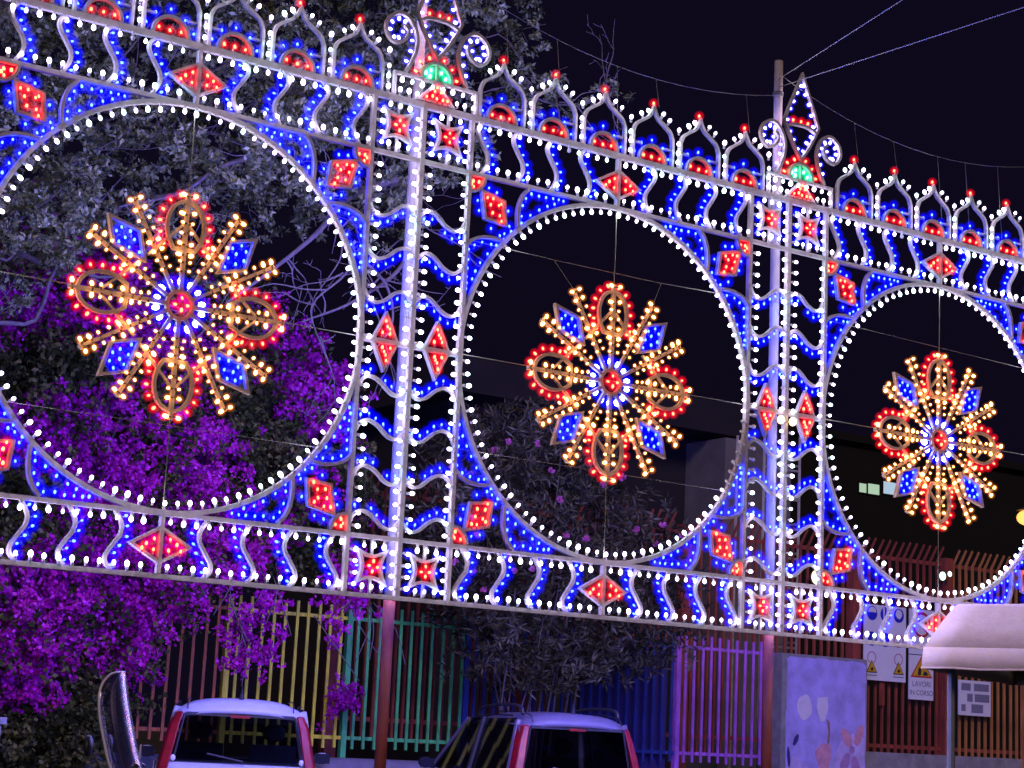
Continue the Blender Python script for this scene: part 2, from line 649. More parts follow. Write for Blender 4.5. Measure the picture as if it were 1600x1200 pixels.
# ------------------------------------------------------------------ narrow pillar between two wide panels
def build_pillar(label):
    t = thing('pillar_light_panel', label, 'light display', (0, 0, ZB), group='narrow festive light pillars')
    w = .468
    sp_v = [.525 + i * .1005 for i in range(30)]
    lowhi = [.075, .165, .255, .345, 3.625, 3.71, 3.80, 3.89]
    for u, sides in ((-w, (1,)), (0, (-1, 1)), (w, (-1,))):
        r_ = MB().strip([(u, -.019), (u, T2 + .026)], .040 if u == 0 else .034, .0225).build('upright', 'frame_paint', t)
        white_bulbs(r_, [(u + s * .064, v, s, 0) for s in sides for v in sp_v + lowhi])
    for v, side in ((L1, 1), (L2, -1), (T1, 1), (T2, -1)):
        for s in (-1, 1):
            r_ = MB().strip([(s * .021, v), (s * (w - .018), v)], .034 if v < T2 else .052, .0185).build('cross_rail', 'frame_paint', t)
            white_bulbs(r_, [(s * x, v + side * .066, 0, side) for x in (.15, .24, .33)])
    # waves
    for s in (-1, 1):
        for v0, up in ((3.09, 1), (2.735, 1), (2.375, 1), (1.655, -1), (1.305, -1), (.945, -1), (.59, -1)):
            pts = [(.452, .03), (.42, -.03), (.35, -.062), (.26, -.03), (.165, .045), (.085, .060), (.02, .005)]
            line = cr([(s * x, v0 + up * z) for x, z in pts], 5)
            b = MB().strip(line, .026, .0165).build('wave_bar', 'frame_paint', t)
            sp = [(x, v - up * .058, 0, -up) for (x, v, a, c) in along(line, 6, 0, .08, .95) if random.random() < .93]
            bulbs('blue_bulbs', 'blue', sp, b)
    # lozenges with the middle bar
    for s in (-1, 1):
        u = s * .24
        z = MB().strip([(u - .112, 2.01), (u, 2.235), (u + .112, 2.01), (u, 1.785)], .020, .0235, True)
        z.strip([(s * .021, 2.01), (s * .45, 2.01)], .036, .0255)
        z = z.build('lozenge', 'frame_paint', t)
        bulbs('red_bulbs', 'red', [(u + dx, 2.01 + dz, 0, 1) for dx, dz in ((-.035, .06), (.03, .065), (0, .12), (-.01, .165), (.02, .10), (-.035, -.06), (.035, -.055), (0, -.11), (.01, -.16), (-.02, -.09))], z, -.032)
        # stars
        for v in (3.80, .225):
            T = .125
            line = []
            for k in range(4):
                a0 = R(45 + 90 * k)
                a1 = R(135 + 90 * k)
                am = R(90 + 90 * k)
                p0 = Vector((math.cos(a0), math.sin(a0))) * T * 1.41
                p1 = Vector((math.cos(am), math.sin(am))) * .082
                p2 = Vector((math.cos(a1), math.sin(a1))) * T * 1.41
                for j in range(5):
                    x = j / 5
                    q = p0 * (1 - x) ** 2 + (p1 * 2 - (p0 + p2) / 2) * 2 * x * (1 - x) + p2 * x * x
                    line.append((u + q.x, v + q.y))
            st = MB().strip(line, .024, .0205, True)
            st.strip([(u, v + .085), (u, (T2 - .03) if v > 2 else (L2 - .02))], .018, .012)
            st.strip([(u, v - .085), (u, (T1 + .02) if v > 2 else .02)], .018, .012)
            st = st.build('star', 'frame_paint', t)
            bulbs('red_bulbs', 'red', [(u + dx, v + dz, dx * 9, dz * 9 + .01) for dx, dz in ((.037, 0), (-.037, 0), (0, .042), (0, -.042))], st, -.032)
            bulbs('blue_bulbs', 'blue', [(u + a * .135, v + b * .135, a, b) for a in (-1, 1) for b in (-1, 1)] +
                  [(u - .12, v, -1, 0), (u + .12, v, 1, 0)] + ([(u, v - .125, 0, -1)] if s > 0 else []), st)
    # cresting
    c = .10
    b = MB()
    for x in (-.395, .395):
        b.strip([(c + x, T2 + .028), (c + x, 4.262)], .024, .0165)
    b.strip([(c - .382, 4.25), (c + .382, 4.25)], .026, .0150)
    b = b.build('crest_box', 'frame_paint', t)
    white_bulbs(b, [(c - .345 + i * .0986, 4.195, 0, -1) for i in range(8)] + [(c + x, 4.095, 0, 1) for x in (-.35, -.27, -.19, .19, .27, .35)])
    z = MB().strip([(c - .165, 4.072), (c, 4.238), (c + .165, 4.072)], .022, .0225, True).build('triangle', 'frame_paint', t)
    bulbs('red_bulbs', 'red', [(c + dx, 4.10 + dz, 0, 1) for dx, dz in ((-.1, 0), (-.05, .01), (0, .005), (.06, 0), (.1, .0), (-.03, .06), (.03, .06), (0, .1))], z, -.032)
    g = MB().strip(arc(c, 4.268, .145, 0, 180, 14), .026, .021)
    g.strip([(c, 4.264), (c, 4.40)], .016, .014)
    g = g.build('half_moon', 'frame_paint', t)
    bulbs('green_bulbs', 'green', [(c + dx, 4.268 + dz, 0, 1) for dx, dz in ((-.09, .045), (-.045, .075), (.05, .075), (.09, .03), (-.055, .03))], g)
    bulbs('red_bulbs', 'red', [(c + .20 * math.cos(R(a)), 4.268 + .20 * math.sin(R(a)), math.cos(R(a)), math.sin(R(a))) for a in (12, 40, 68, 112, 140, 168)], g)
    SC = [(-.298, 4.268), (-.253, 4.353), (-.210, 4.47), (-.206, 4.593), (-.251, 4.696), (-.322, 4.754), (-.398, 4.757), (-.477, 4.698), (-.504, 4.615), (-.474, 4.539), (-.422, 4.503), (-.356, 4.516), (-.301, 4.568), (-.290, 4.63), (-.33, 4.668)]
    for s in (-1, 1):
        line = cr([(c - s * x, z_) for x, z_ in SC] if s > 0 else [(c + x, z_) for x, z_ in SC], 4)
        k = MB().strip(line, .026, .0175).build('scroll', 'frame_paint', t)
        bulbs('white_bulbs', 'white', [(x, z_, a, d_) for (x, z_, a, d_) in along(line, 11, (-.045 if s > 0 else .045), .04, .97)], k)
    ch = MB().strip([(c - .186, 4.742), (c - .09, 4.576), (c, 4.455), (c + .09, 4.576), (c + .186, 4.742)], .024, .0175)
    ch.strip(cr([(c - .19, 4.748), (c - .09, 4.79), (c + .09, 4.79), (c + .19, 4.748)], 5), .024, .0195)
    ch = ch.build('chalice', 'frame_paint', t)
    bulbs('white_bulbs', 'white', [(c + s * x, z_, -s, .3) for s in (-1, 1) for x, z_ in ((.13, 4.715), (.085, 4.64), (.035, 4.555))], ch)
    bulbs('red_bulbs', 'red', [(c + dx, 4.835, 0, 1) for dx in (-.09, 0, .09)], ch)
    co = MB().strip([(c - .19, 4.75), (c - .216, 4.81), (c - .16, 4.95), (c, 5.30), (c + .16, 4.95), (c + .216, 4.81), (c + .19, 4.75)], .024, .0165).build('spire', 'frame_paint', t)
    bulbs('white_bulbs', 'white', [(c + s * x, z_, -s, .3) for s in (-1, 1) for x, z_ in ((.165, 4.82), (.13, 4.93), (.095, 5.02), (.055, 5.11), (.02, 5.19))], co)
    return t


# ------------------------------------------------------------------ medallion hung inside each ring
def rot2(p, a):
    ca, sa = math.cos(a), math.sin(a)
    return (p[0] * ca - p[1] * sa, p[0] * sa + p[1] * ca)


def build_medallion(label):
    t = thing('star_medallion', label, 'light ornament', (0, 0, ZB + ZC), group='round star medallions hung in the rings')
    D = 'medallion_paint'
    hub = MB().strip(arc(0, 0, .103, 0, 360, 24)[:-1], .026, .0185, True).build('hub_ring', D, t)
    bulbs('red_bulbs', 'red', [(.045 * math.cos(R(a)), .045 * math.sin(R(a)), math.cos(R(a)), math.sin(R(a))) for a in (0, 90, 180, 270)], hub, -.032)
    n = 14
    bulbs('ice_blue_bulbs', 'ice', [(.185 * math.cos(a), .185 * math.sin(a), math.cos(a), math.sin(a)) for a in [2 * PI * (i + .5) / n for i in range(n)]], hub)
    for k in range(4):
        a = k * PI / 2

        def q(x, z):
            return rot2((x, z), a)

        def qd(x, z, dx, dz):
            return q(x, z) + rot2((dx, dz), a)
        # main spoke
        s = MB().strip([q(0, .117), q(0, .862)], .030, .0175).build('spoke', D, t)
        bulbs('warm_bulbs', 'warm', [qd(sx * .046, r_, sx, .2) for sx in (-1, 1) for r_ in (.385, .465, .70, .845)], s, -.03)
        bulbs('small_warm_bulbs', 'warm_small', [qd(sx * .042, r_, sx, .2) for sx in (-1, 1) for r_ in (.265, .325, .55, .63)], s, -.03)
        # horseshoe petal
        hp = cr([(-.088, .425), (-.135, .51), (-.150, .61), (-.130, .70), (-.08, .768), (0, .797), (.08, .768), (.130, .70), (.150, .61), (.135, .51), (.088, .425)], 3)
        p = MB().strip([q(*v) for v in hp], .027, .0155, True)
        p = p.build('petal', D, t)
        sp = along(hp, 12, .050, .02, .98)
        bulbs('red_bulbs', 'red', [qd(x, z, nx, nz) for (x, z, nx, nz) in sp], p)
        # chevron braces down to the diamonds
        for sx in (-1, 1):
            br = MB().strip([q(sx * .012, .625), q(sx * .285, .335)], .018, .0125).build('brace', D, t)
            bulbs('red_bulbs', 'red', [qd(sx * x, z, sx, 1) for x, z in ((.20, .475), (.235, .435))], br)
        # slender spokes
        for sx in (-1, 1):
            ang = sx * R(30)

            def q3(x, z):
                p_ = rot2((x, z), ang)
                return q(*p_)
            s2 = MB().strip([q3(0, .117), q3(0, .862)], .026, .0145)
            s2.strip([q3(-.028, .846), q3(.028, .846)], .016, .0120)
            s2 = s2.build('slender_spoke', D, t)
            pts = []
            for r_ in (.29, .365, .44, .515, .60, .685, .765, .84):
                for s_ in (-1, 1):
                    w = .042 if r_ > .5 else .036
                    pts.append(q3(s_ * w, r_) + rot2(rot2((s_, .2), ang), a))
            bulbs('warm_bulbs', 'warm', [p_ for i_, p_ in enumerate(pts) if i_ // 2 in (2, 3, 6, 7)], s2, -.03)
            bulbs('small_warm_bulbs', 'warm_small', [p_ for i_, p_ in enumerate(pts) if i_ // 2 in (0, 1, 4, 5)], s2, -.03)
        # blue diamond on the diagonal
        dd = [(-.305, .288), (-.357, .505), (-.605, .575), (-.556, .372)]
        d = MB().strip([q(*v) for v in dd], .022, .0215, True).build('diamond', D, t)
        pts = [(-.355, .345), (-.43, .36), (-.395, .43), (-.43, .49), (-.51, .39), (-.50, .50), (-.545, .47), (-.47, .43)]
        bulbs('blue_bulbs', 'blue_small', [q(*v) + (0, 1) for v in pts], d, -.004)
    for z0, z1 in ((.862, RING - .02), (-.862, -RING + .02)):
        MB().tube([(0, 0, z0), (0.004, 0, (z0 + z1) / 2), (0, 0, z1)], .0045, 5).build('hanger_wire', 'wire_steel', t)
    return t


panel_labels = ['leftmost ring of white bulbs, in front of the purple bougainvillea', 'middle ring of white bulbs, some lamps dead at its right', 'rightmost ring of white bulbs, partly behind the beige canopy']
panels = [build_panel(panel_labels[0])]
for i in (1, 2):
    p = dup(panels[0])
    p['label'] = panel_labels[i]
    panels.append(p)
for i, p in enumerate(panels):
    p.location.x = -2 + 4 * i
    for ch in p.children:
        if ch.name.split('.')[0] in ('pointed_arch', 'half_moon'):
            ch.location.x = (-.083, 0.0, .075)[i]
# dead lamps of the middle ring
for ch in panels[1].children:
    if ch.name.split('.')[0] == 'ring':
        for b in ch.children:
            a = math.degrees(math.atan2(b.location.z - ZC, b.location.x))
            if -31 < a < -3:
                b.data = DEAD

pillar_labels = ['light pillar between the left and middle rings, on the left pole', 'light pillar between the middle and right rings, on the right pole']
pillars = [build_pillar(pillar_labels[0])]
pp = dup(pillars[0])
pp['label'] = pillar_labels[1]
pp.location.x = 4.0
pillars.append(pp)
for ch in pillars[1].children:
    if ch.name.split('.')[0] in ('crest_box', 'triangle', 'half_moon', 'scroll', 'chalice', 'spire'):
        ch.location.x = .035
for ch in pillars[1].children:
    if ch.name.split('.')[0] == 'upright':
        for b in ch.children:
            if b.location.x < -.3 and 1.25 < b.location.z < 1.95:
                b.data = DEAD

med_labels = ['star medallion of warm bulbs in the leftmost ring, before purple flowers', 'star medallion of warm bulbs in the middle ring, against dark sky', 'smallest star medallion of warm bulbs, in the rightmost ring']
meds = [build_medallion(med_labels[0])]
for i in (1, 2):
    p = dup(meds[0])
    p['label'] = med_labels[i]
    meds.append(p)
for i, p in enumerate(meds):
    p.location.x = -2 + 4 * i

# ------------------------------------------------------------------ poles and wires
for i, (x0, x1, zt, lab) in enumerate(((0.005, -.02, 7.76, 'rust red steel pole carrying the left light pillar'), (3.965, 3.93, 7.76, 'steel pole carrying the right light pillar, its paler top above the spire'))):
    t = thing('pole', lab, 'pole', (x0 + .025, .135, 0), group='poles of the light display')
    MB().tube([(0, 0, 0), ((x1 - x0) * .3, 0, 2.335)], .047, 16).build('lower_shaft', 'pole_rust', t, smooth=True)
    xm = (x1 - x0) * .88
    MB().tube([((x1 - x0) * .3, 0, 2.336), (xm, 0, 6.7)], .044, 16).build('upper_shaft', 'pole_grey', t, smooth=True)
    MB().tube([(xm, 0, 6.701), (x1 - x0, 0, zt)], .041, 16).build('lightened_top', 'pole_grey_lightened', t, smooth=True)
    MB().tube([(0, 0, .0), (0, 0, .05)], .14, 16).build('base_plate', 'pole_rust', t)
    MB().tube([(x1 - x0, 0, zt - .35), (x1 - x0, 0, zt - .31)], .052, 14).build('collar', 'wire_steel', t)


def sag(a, b, s, n=14):
    a, b = Vector(a), Vector(b)
    return [a.lerp(b, i / n) - Vector((0, 0, s * 4 * (i / n) * (1 - i / n))) for i in range(n + 1)]


def wire(name, label, pts, r=.007, drops=(), group=None):
    if drops:
        t = thing(name, label, 'wire', pts[0], group=group)
        o = Vector(pts[0])
        MB().tube([Vector(p) - o for p in pts], r, 5).build('cable', 'wire_steel', t)
        for a, b in drops:
            MB().tube([Vector(a) - o, Vector(b) - o], r * .8, 5).build('tie', 'wire_steel', t)
        return t
    return MB().tube(pts, r, 5).build(name, 'wire_steel', None, label=label, cat='wire', group=group)


def on_line(pts, x):
    for a, b in zip(pts, pts[1:]):
        if min(a.x, b.x) <= x <= max(a.x, b.x):
            return a.lerp(b, (x - a.x) / (b.x - a.x))
    return pts[-1]


c1 = sag((-.02, .1, 7.72), (3.92, .1, 7.40), .33)
wire('span_wire', 'sagging span wire above the arches of the middle panel', c1, .0035,
     [(on_line(c1, x), (x, .04, z)) for x, z in ((.82, 6.93), (1.36, 6.93), (2.02, 6.35), (2.46, 6.93), (3.53, 6.93))])
c2 = sag((3.93, .1, 7.62), (8.0, .1, 7.62), .36)
wire('span_wire', 'sagging span wire above the arches of the right panel', c2, .0035,
     [(on_line(c2, x), (x, .04, z)) for x, z in ((4.92, 6.93), (5.45, 6.93), (6.07, 6.6), (6.47, 6.55), (6.95, 6.5))])
wire('guy_wire', 'steeper guy wire rising from the right pole top', [(3.955, .135, 7.58), (0.365, -5.484, 5.887)], .003, group=None)
wire('guy_wire', 'flatter guy wire rising from the right pole to the top right', [(3.955, .135, 7.50), (1.065, -5.931, 5.815)], .0033)
wire('stay_wire', 'taut stay wire running through all medallion centres', [(-3.55, .035, ZB + 2.03), (8.0, .035, ZB + 2.03)], .0045)
wire('stay_wire', 'thin upper stay wire with ties across the middle ring', [(.45, .04, ZB + 3.0), (1.4, .04, ZB + 2.985), (2.55, .04, ZB + 2.985), (3.55, .04, ZB + 3.02)], .0035,
     [((1.386, .04, ZB + 2.985), (1.57, .0, ZB + 2.76)), ((2.552, .04, ZB + 2.985), (2.43, .0, ZB + 2.76))])
wire('stay_wire', 'thin lower stay wire crossing the middle ring', [(.45, .04, ZB + 1.25), (3.55, .04, ZB + 1.22)], .0025)
wire('stay_wire', 'thin lower stay wire crossing the leftmost ring', [(-3.5, .04, ZB + 1.12), (-.5, .04, ZB + 1.10)], .0025)
wire('stay_wire', 'thin upper stay wire crossing the rightmost ring', [(4.6, .04, ZB + 2.98), (7.4, .04, ZB + 2.92)], .0025)

# ------------------------------------------------------------------ ground
mat('asphalt', (0.05, 0.05, 0.052), 0.85, var=0.35, scale=40, bump=0.3)
mat('paving', (0.16, 0.15, 0.14), 0.8, var=0.3, scale=10, bump=0.2)
mat('kerb_stone', (0.30, 0.29, 0.28), 0.8, var=0.25, scale=12, bump=0.2)
mat('earth', (0.06, 0.045, 0.03), 0.95, var=0.4, scale=3, bump=0.4)
g = MB()
g.add([(-400, -400, -.006), (400, -400, -.006), (400, 400, -.006), (-400, 400, -.006)], [(0, 1, 2, 3)])
g.build('ground', 'earth', kind='structure')
g = MB()
g.add([(-60, -40, 0), (60, -40, 0), (60, 7.2, 0), (-60, 7.2, 0)], [(0, 1, 2, 3)])
g.build('road', 'asphalt', kind='structure')
MB().box(-60, 60, 7.2, 7.36, -.01, .14).build('kerb', 'kerb_stone', kind='structure')
MB().box(-60, 60, 7.362, 9.9, -.01, .13).build('pavement', 'paving', kind='structure')

# ------------------------------------------------------------------ coloured low fence
for nm, c in (('orange', (0.62, 0.15, 0.015)), ('yellow', (0.92, 0.78, 0.03)), ('green', (0.09, 0.50, 0.13)), ('blue', (0.035, 0.06, 0.26)), ('purple', (0.50, 0.16, 0.62))):
    mat('paint_' + nm, c, 0.55, var=0.5, scale=5, bump=0.2, stretch=(3, 3, .6))
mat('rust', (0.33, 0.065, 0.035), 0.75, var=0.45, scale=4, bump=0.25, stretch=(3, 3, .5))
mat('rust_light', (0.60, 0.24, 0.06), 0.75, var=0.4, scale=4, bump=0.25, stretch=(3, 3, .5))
mat('concrete', (0.30, 0.29, 0.30), 0.85, var=0.3, scale=5, bump=0.25)
mat('dark_concrete', (0.10, 0.095, 0.10), 0.9, var=0.35, scale=4, bump=0.3)
BAR = {}


def fence(colour, x0, x1, label, step=.159):
    t = thing('fence_panel', label, 'fence', (x0, 8.5, .92), group='painted panels of the low fence')
    L = x1 - x0
    m = 'paint_' + colour
    MB().box(0, .075, -.0375, .0375, 0, 1.96).build('post', m, t)
    for z in (.265, 1.765):
        MB().box(.077, L - .003, -.022, .022, z, z + .045).build('rail', m, t)
    if colour not in BAR:
        BAR[colour] = MB().box(-.019, .019, -.042, -.0225, .16, 1.95).mesh('bar', [m])
    x = .16
    while x < L - .05:
        o = obj('bar', BAR[colour], t, (x, 0, random.uniform(-.012, .012)), (0, random.uniform(-.006, .006), 0))
        x += step


fence('orange', 0.72, 2.58, 'orange brown fence panel half hidden by bougainvillea')
fence('yellow', 2.58, 4.27, 'yellow fence panel behind the left car')
fence('green', 4.27, 6.07, 'green fence panel behind the rust red pole')
fence('blue', 6.07, 9.66, 'blue fence panel behind the right car and oleander')
fence('purple', 9.66, 11.52, 'purple fence panel next to the painted slab')
t = thing('low_wall', 'dark concrete base wall under the coloured fence', 'wall', (0.5, 8.5, 0.13))
for i in range(7):
    MB().box(i * 1.575, i * 1.575 + 1.570, -.11, .11, 0, .79).build('block', 'dark_concrete', t)
mat('blue_sheet', (0.045, 0.035, 0.15), 0.5, var=0.2, scale=2, bump=0.1, stretch=(6, 1, .3))
t = thing('metal_sheet', 'plain blue metal sheeting behind the blue fence panel', 'sheet', (8.1, 8.62, .92))
for i in range(4):
    MB().box(i * .38, i * .38 + .374, 0, .012, 0.05, 1.75).build('sheet_strip', 'blue_sheet', t)

# pale low barrier between the cars
b = MB()
rg = []
for x, k in ((0, .55), (.06, .85), (.2, 1.0), (1.5, 1.0), (1.64, .85), (1.70, .55)):
    rg.append([(x, -.28, 0), (x, -.22 * k, .78 * (k * .25 + .75)), (x, -.1 * k, .84 * (k * .25 + .75)), (x, .1 * k, .84 * (k * .25 + .75)), (x, .22 * k, .78 * (k * .25 + .75)), (x, .28, 0)])
b.loft(rg)
mat('pale_concrete', (0.20, 0.18, 0.19), 0.8, var=0.2, scale=6, bump=0.2)
b.build('barrier', 'pale_concrete', None, smooth=True, loc=(3.55, 7.7, .13), label='pale low rounded barrier behind the rust red pole', cat='barrier')

# ------------------------------------------------------------------ tall rusty fence
TB = MB()
TB.box(-.018, .018, -.018, .018, 0, 3.36)
TB.add([(-.018, -.018, 3.36), (.018, -.018, 3.36), (.018, .018, 3.36), (-.018, .018, 3.36), (.072, -.08, 3.62), (.095, -.08, 3.60), (.095, -.055, 3.60), (.072, -.055, 3.62)],
       [(0, 1, 5, 4), (1, 2, 6, 5), (2, 3, 7, 6), (3, 0, 4, 7), (4, 5, 6, 7)])
TBM = TB.mesh('bar', ['rust'])
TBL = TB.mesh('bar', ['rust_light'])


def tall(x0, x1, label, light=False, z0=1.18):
    t = thing('tall_fence', label, 'fence', (x0, 9.5, z0 - .0), group='sections of the tall rusty fence')
    L = x1 - x0
    MB().box(0, .17, -.085, .085, -z0 + .13, 3.44).build('post', 'rust', t)
    for z in (.25, 3.30):
        MB().box(.172, L - .003, .020, .06, z, z + .06).build('rail', 'rust', t)
    x = .27
    while x < L - .06:
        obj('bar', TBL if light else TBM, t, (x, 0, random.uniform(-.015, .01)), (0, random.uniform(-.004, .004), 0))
        x += .156


tall(4.55, 7.5, 'rusty tall fence seen through the left light pillar')
tall(7.5, 10.48, 'rusty tall fence behind the oleander')
tall(10.48, 14.02, 'rusty tall fence behind the purple panel and painted slab')
tall(14.02, 16.13, 'rusty tall fence section carrying the white work signs')
tall(16.13, 18.1, 'rightmost orange section of the tall fence', True)
t = thing('low_wall', 'low rendered base wall under the tall rusty fence', 'wall', (14.2, 9.5, .0))
for i in range(3):
    MB().box(i * 1.4, i * 1.4 + 1.395, -.12, .12, 0, 1.36).build('block', 'concrete', t)
MB().box(17.95, 18.17, 9.28, 9.41, .0, 4.0).build('gate_post', 'rust_light', None, label='wide orange post at the right end of the tall fence', cat='post')

# ------------------------------------------------------------------ painted slab
mat('mural_blue', (0.50, 0.44, 0.92), 0.75, var=0.30, scale=3.0, bump=0.2)
mat('mural_white', (0.78, 0.74, 0.84), 0.8, var=0.12, scale=6)
mat('mural_lilac', (0.60, 0.50, 0.86), 0.8, var=0.35, scale=3.5)
mat('mural_pink', (0.72, 0.35, 0.45), 0.8, var=0.25, scale=8)
mat('mural_mauve', (0.46, 0.26, 0.52), 0.8, var=0.25, scale=8)
mat('mural_brown', (0.38, 0.22, 0.18), 0.8, var=0.3, scale=8)
mat('mural_dark', (0.05, 0.04, 0.22), 0.8, var=0.2, scale=8)
t = thing('painted_slab', 'blue painted slab with faded flowers beside the right pole', 'mural', (12.14, 9.0, 0))
b = MB()
b.box(0, 1.79, 0, .28, 0.0, 2.78)
b.build('slab', 'concrete', t)
# painted field with an uneven edge
e = [(.10 + RNG.uniform(-.012, .012), z) for z in np.linspace(.1, 2.70, 22)] + [(x, 2.735 + RNG.uniform(-.012, .012)) for x in np.linspace(.16, 1.70, 14)] + \
    [(1.765 + RNG.uniform(-.012, .012), z) for z in np.linspace(2.68, .1, 22)]


def flat(name, pts, m, layer, parent):
    y = -.004 * layer
    bb = MB()
    n_ = len(pts)
    bb.add([(p[0], y, p[1]) for p in pts] + [(p[0], y + .0035, p[1]) for p in pts],
           [tuple(range(n_ - 1, -1, -1))] + [(i, (i + 1) % n_, (i + 1) % n_ + n_, i + n_) for i in range(n_)])
    return bb.build(name, m, parent)


def oval(cx, cz, rx, rz, a=0, n=18, j=.06):
    out = []
    for i in range(n):
        th = 2 * PI * i / n
        k = 1 + random.uniform(-j, j)
        x, z = rx * k * math.cos(th), rz * k * math.sin(th)
        out.append((cx + x * math.cos(a) - z * math.sin(a), cz + x * math.sin(a) + z * math.cos(a)))
    return out[::-1]


flat('painted_field', e, 'mural_blue', 1, t)
flat('painted_ground', [(.12, .12), (1.74, .12), (1.75, 1.55), (1.5, 1.62), (1.25, 1.5), (1.05, 1.15), (.75, 1.0), (.5, 1.1), (.3, 1.25), (.14, 1.2)], 'mural_lilac', 2, t)
flat('painted_balloon', oval(.47, 1.98, .155, .19), 'mural_white', 2, t)
flat('painted_balloon', [(.74, 2.14), (.95, 2.16), (.96, 1.98), (.90, 1.80), (.82, 1.77), (.76, 1.88), (.73, 2.0)][::-1], 'mural_white', 2, t)
flat('painted_bud', [(.70, 1.32), (.84, 1.45), (1.02, 1.44), (1.03, 1.22), (.96, 1.02), (.86, .98), (.78, 1.1)][::-1], 'mural_pink', 3, t)
flat('painted_stem', [(.93, 1.82), (.99, 1.78), (1.01, 1.6), (.99, 1.45), (.95, 1.45), (.97, 1.62), (.95, 1.74)][::-1], 'mural_brown', 3, t)
for ax, cx, cz in ((.6, 1.36, 1.55), (-.5, 1.33, 1.17), (.35, 1.56, 1.12), (-.4, 1.62, 1.6)):
    flat('painted_flower_petal', oval(cx, cz, .085, .17, ax), 'mural_pink' if cz > 1.4 else 'mural_mauve', 3, t)
flat('painted_flower_heart', oval(1.47, 1.37, .06, .06), 'mural_mauve', 4, t)
flat('painted_roof', oval(1.3, .72, .22, .13), 'mural_brown', 3, t)
flat('painted_figure', oval(.52, .6, .3, .35), 'mural_white', 3, t)
flat('painted_mark', oval(.30, 1.48, .04, .10, -.5), 'mural_dark', 3, t)
flat('painted_mark', oval(.16, 1.22, .03, .16, .1), 'mural_dark', 3, t)

# ------------------------------------------------------------------ signs
mat('sign_white', (0.84, 0.84, 0.86), 0.5, var=0.06, scale=4)
mat('sign_blue', (0.03, 0.03, 0.55), 0.5)
mat('sign_red', (0.60, 0.03, 0.05), 0.5)
mat('sign_yellow', (0.75, 0.45, 0.02), 0.5)
mat('sign_black', (0.03, 0.03, 0.04), 0.5)
mat('sign_grey', (0.25, 0.25, 0.33), 0.6, var=0.3, scale=30)
mat('sign_faint_red', (0.60, 0.25, 0.35), 0.5)


def disc(cx, cz, r, n=24):
    return [(cx + r * math.cos(2 * PI * i / n), cz + r * math.sin(2 * PI * i / n)) for i in range(n)][::-1]


def ringmesh(name, cx, cz, r, w, m, layer, parent, bar=False):
    b_ = MB()
    b_.strip([(cx + r * math.cos(2 * PI * i / 24), cz + r * math.sin(2 * PI * i / 24)) for i in range(24)], w, .0018, True, yo=-.004 * layer)
    if bar:
        b_.strip([(cx - r * .68, cz + r * .68), (cx + r * .68, cz - r * .68)], w, .0014, yo=-.004 * layer)
    return b_.build(name, m, parent)


def lettering(txt, size, x, z, m, parent, layer=2):
    cu = bpy.data.curves.new('lettering', 'FONT')
    cu.body = txt
    cu.size = size
    cu.align_x = 'CENTER'
    cu.extrude = .001
    tmp = bpy.data.objects.new('lettering_source', cu)
    COL.objects.link(tmp)
    dg = bpy.context.evaluated_depsgraph_get()
    me = bpy.data.meshes.new_from_object(tmp.evaluated_get(dg))
    bpy.data.objects.remove(tmp)
    me.materials.clear()
    me.materials.append(MATS[m])
    return obj('lettering', me, parent, (x, -.004 * layer, z), (PI / 2, 0, 0))


t = thing('safety_sign', 'tall white safety board with blue discs and yellow triangles', 'sign', (14.19, 9.34, 2.49))
MB().box(0, .94, 0, .02, 0, 1.21).build('board', 'sign_white', t)
for i, x in enumerate((.17, .47, .77)):
    for j, z in enumerate((1.07, .66)):
        if i == 2 and j == 1:
            ringmesh('prohibition_ring', x, z, .10, .022, 'sign_faint_red', 1, t)
            flat('pictogram', oval(x, z, .03, .07, j=0), 'sign_faint_red', 1, t)
        else:
            flat('blue_disc', disc(x, z, .115), 'sign_blue', 1, t)
            if (i, j) == (0, 0):
                flat('pictogram', [(x + .09 * math.cos(R(a)), z + .015 + .085 * math.sin(R(a))) for a in range(180, -1, -15)], 'sign_white', 2, t)
            elif (i, j) == (2, 0):
                flat('pictogram', oval(x, z + .02, .07, .075, j=.1), 'sign_white', 2, t)
            elif (i, j) == (0, 1):
                flat('pictogram', oval(x + .02, z, .03, .07, .2, j=.1), 'sign_grey', 2, t)
            elif (i, j) == (1, 0):
                flat('pictogram', [(x - .06, z + .1), (x - .02, z + .1), (x - .03, z - .09), (x - .05, z - .05)][::-1], 'sign_white', 2, t)
for x in (.17, .77):
    ringmesh('prohibition_ring', x, .36, .09, .016, 'sign_faint_red', 1, t)
    flat('caption', [(x - .12, .085), (x + .12, .085), (x + .12, .07), (x - .12, .07)][::-1], 'sign_grey', 1, t)
    flat('warning_triangle', [(x - .12, .12), (x, .34 - .02), (x + .12, .12)], 'sign_brown' if False else 'sign_black', 2, t)
    flat('warning_face', [(x - .098, .133), (x, .298), (x + .098, .133)], 'sign_yellow', 3, t)
    flat('pictogram', oval(x, .175, .03, .025, .3), 'sign_black', 4, t)
t = thing('works_sign', 'narrow white sign reading LAVORI IN CORSO with a digger triangle', 'sign', (15.21, 9.34, 2.23))
MB().box(0, .56, 0, .02, 0, .72).build('board', 'sign_white', t)
MB().box(0, .56, 0, .02, .735, 1.47).build('board', 'sign_white', t)
flat('warning_triangle', [(.03, .36), (.28, .72 - .01), (.53, .36)], 'sign_red', 1, t)
flat('warning_face', [(.075, .385), (.28, .67), (.485, .385)], 'sign_yellow', 2, t)
flat('pictogram', [(.30, .40), (.42, .40), (.40, .45), (.34, .47)][::-1], 'sign_black', 3, t)
flat('pictogram', [(.19, .40), (.26, .40), (.27, .50), (.22, .53), (.20, .48)][::-1], 'sign_black', 3, t)
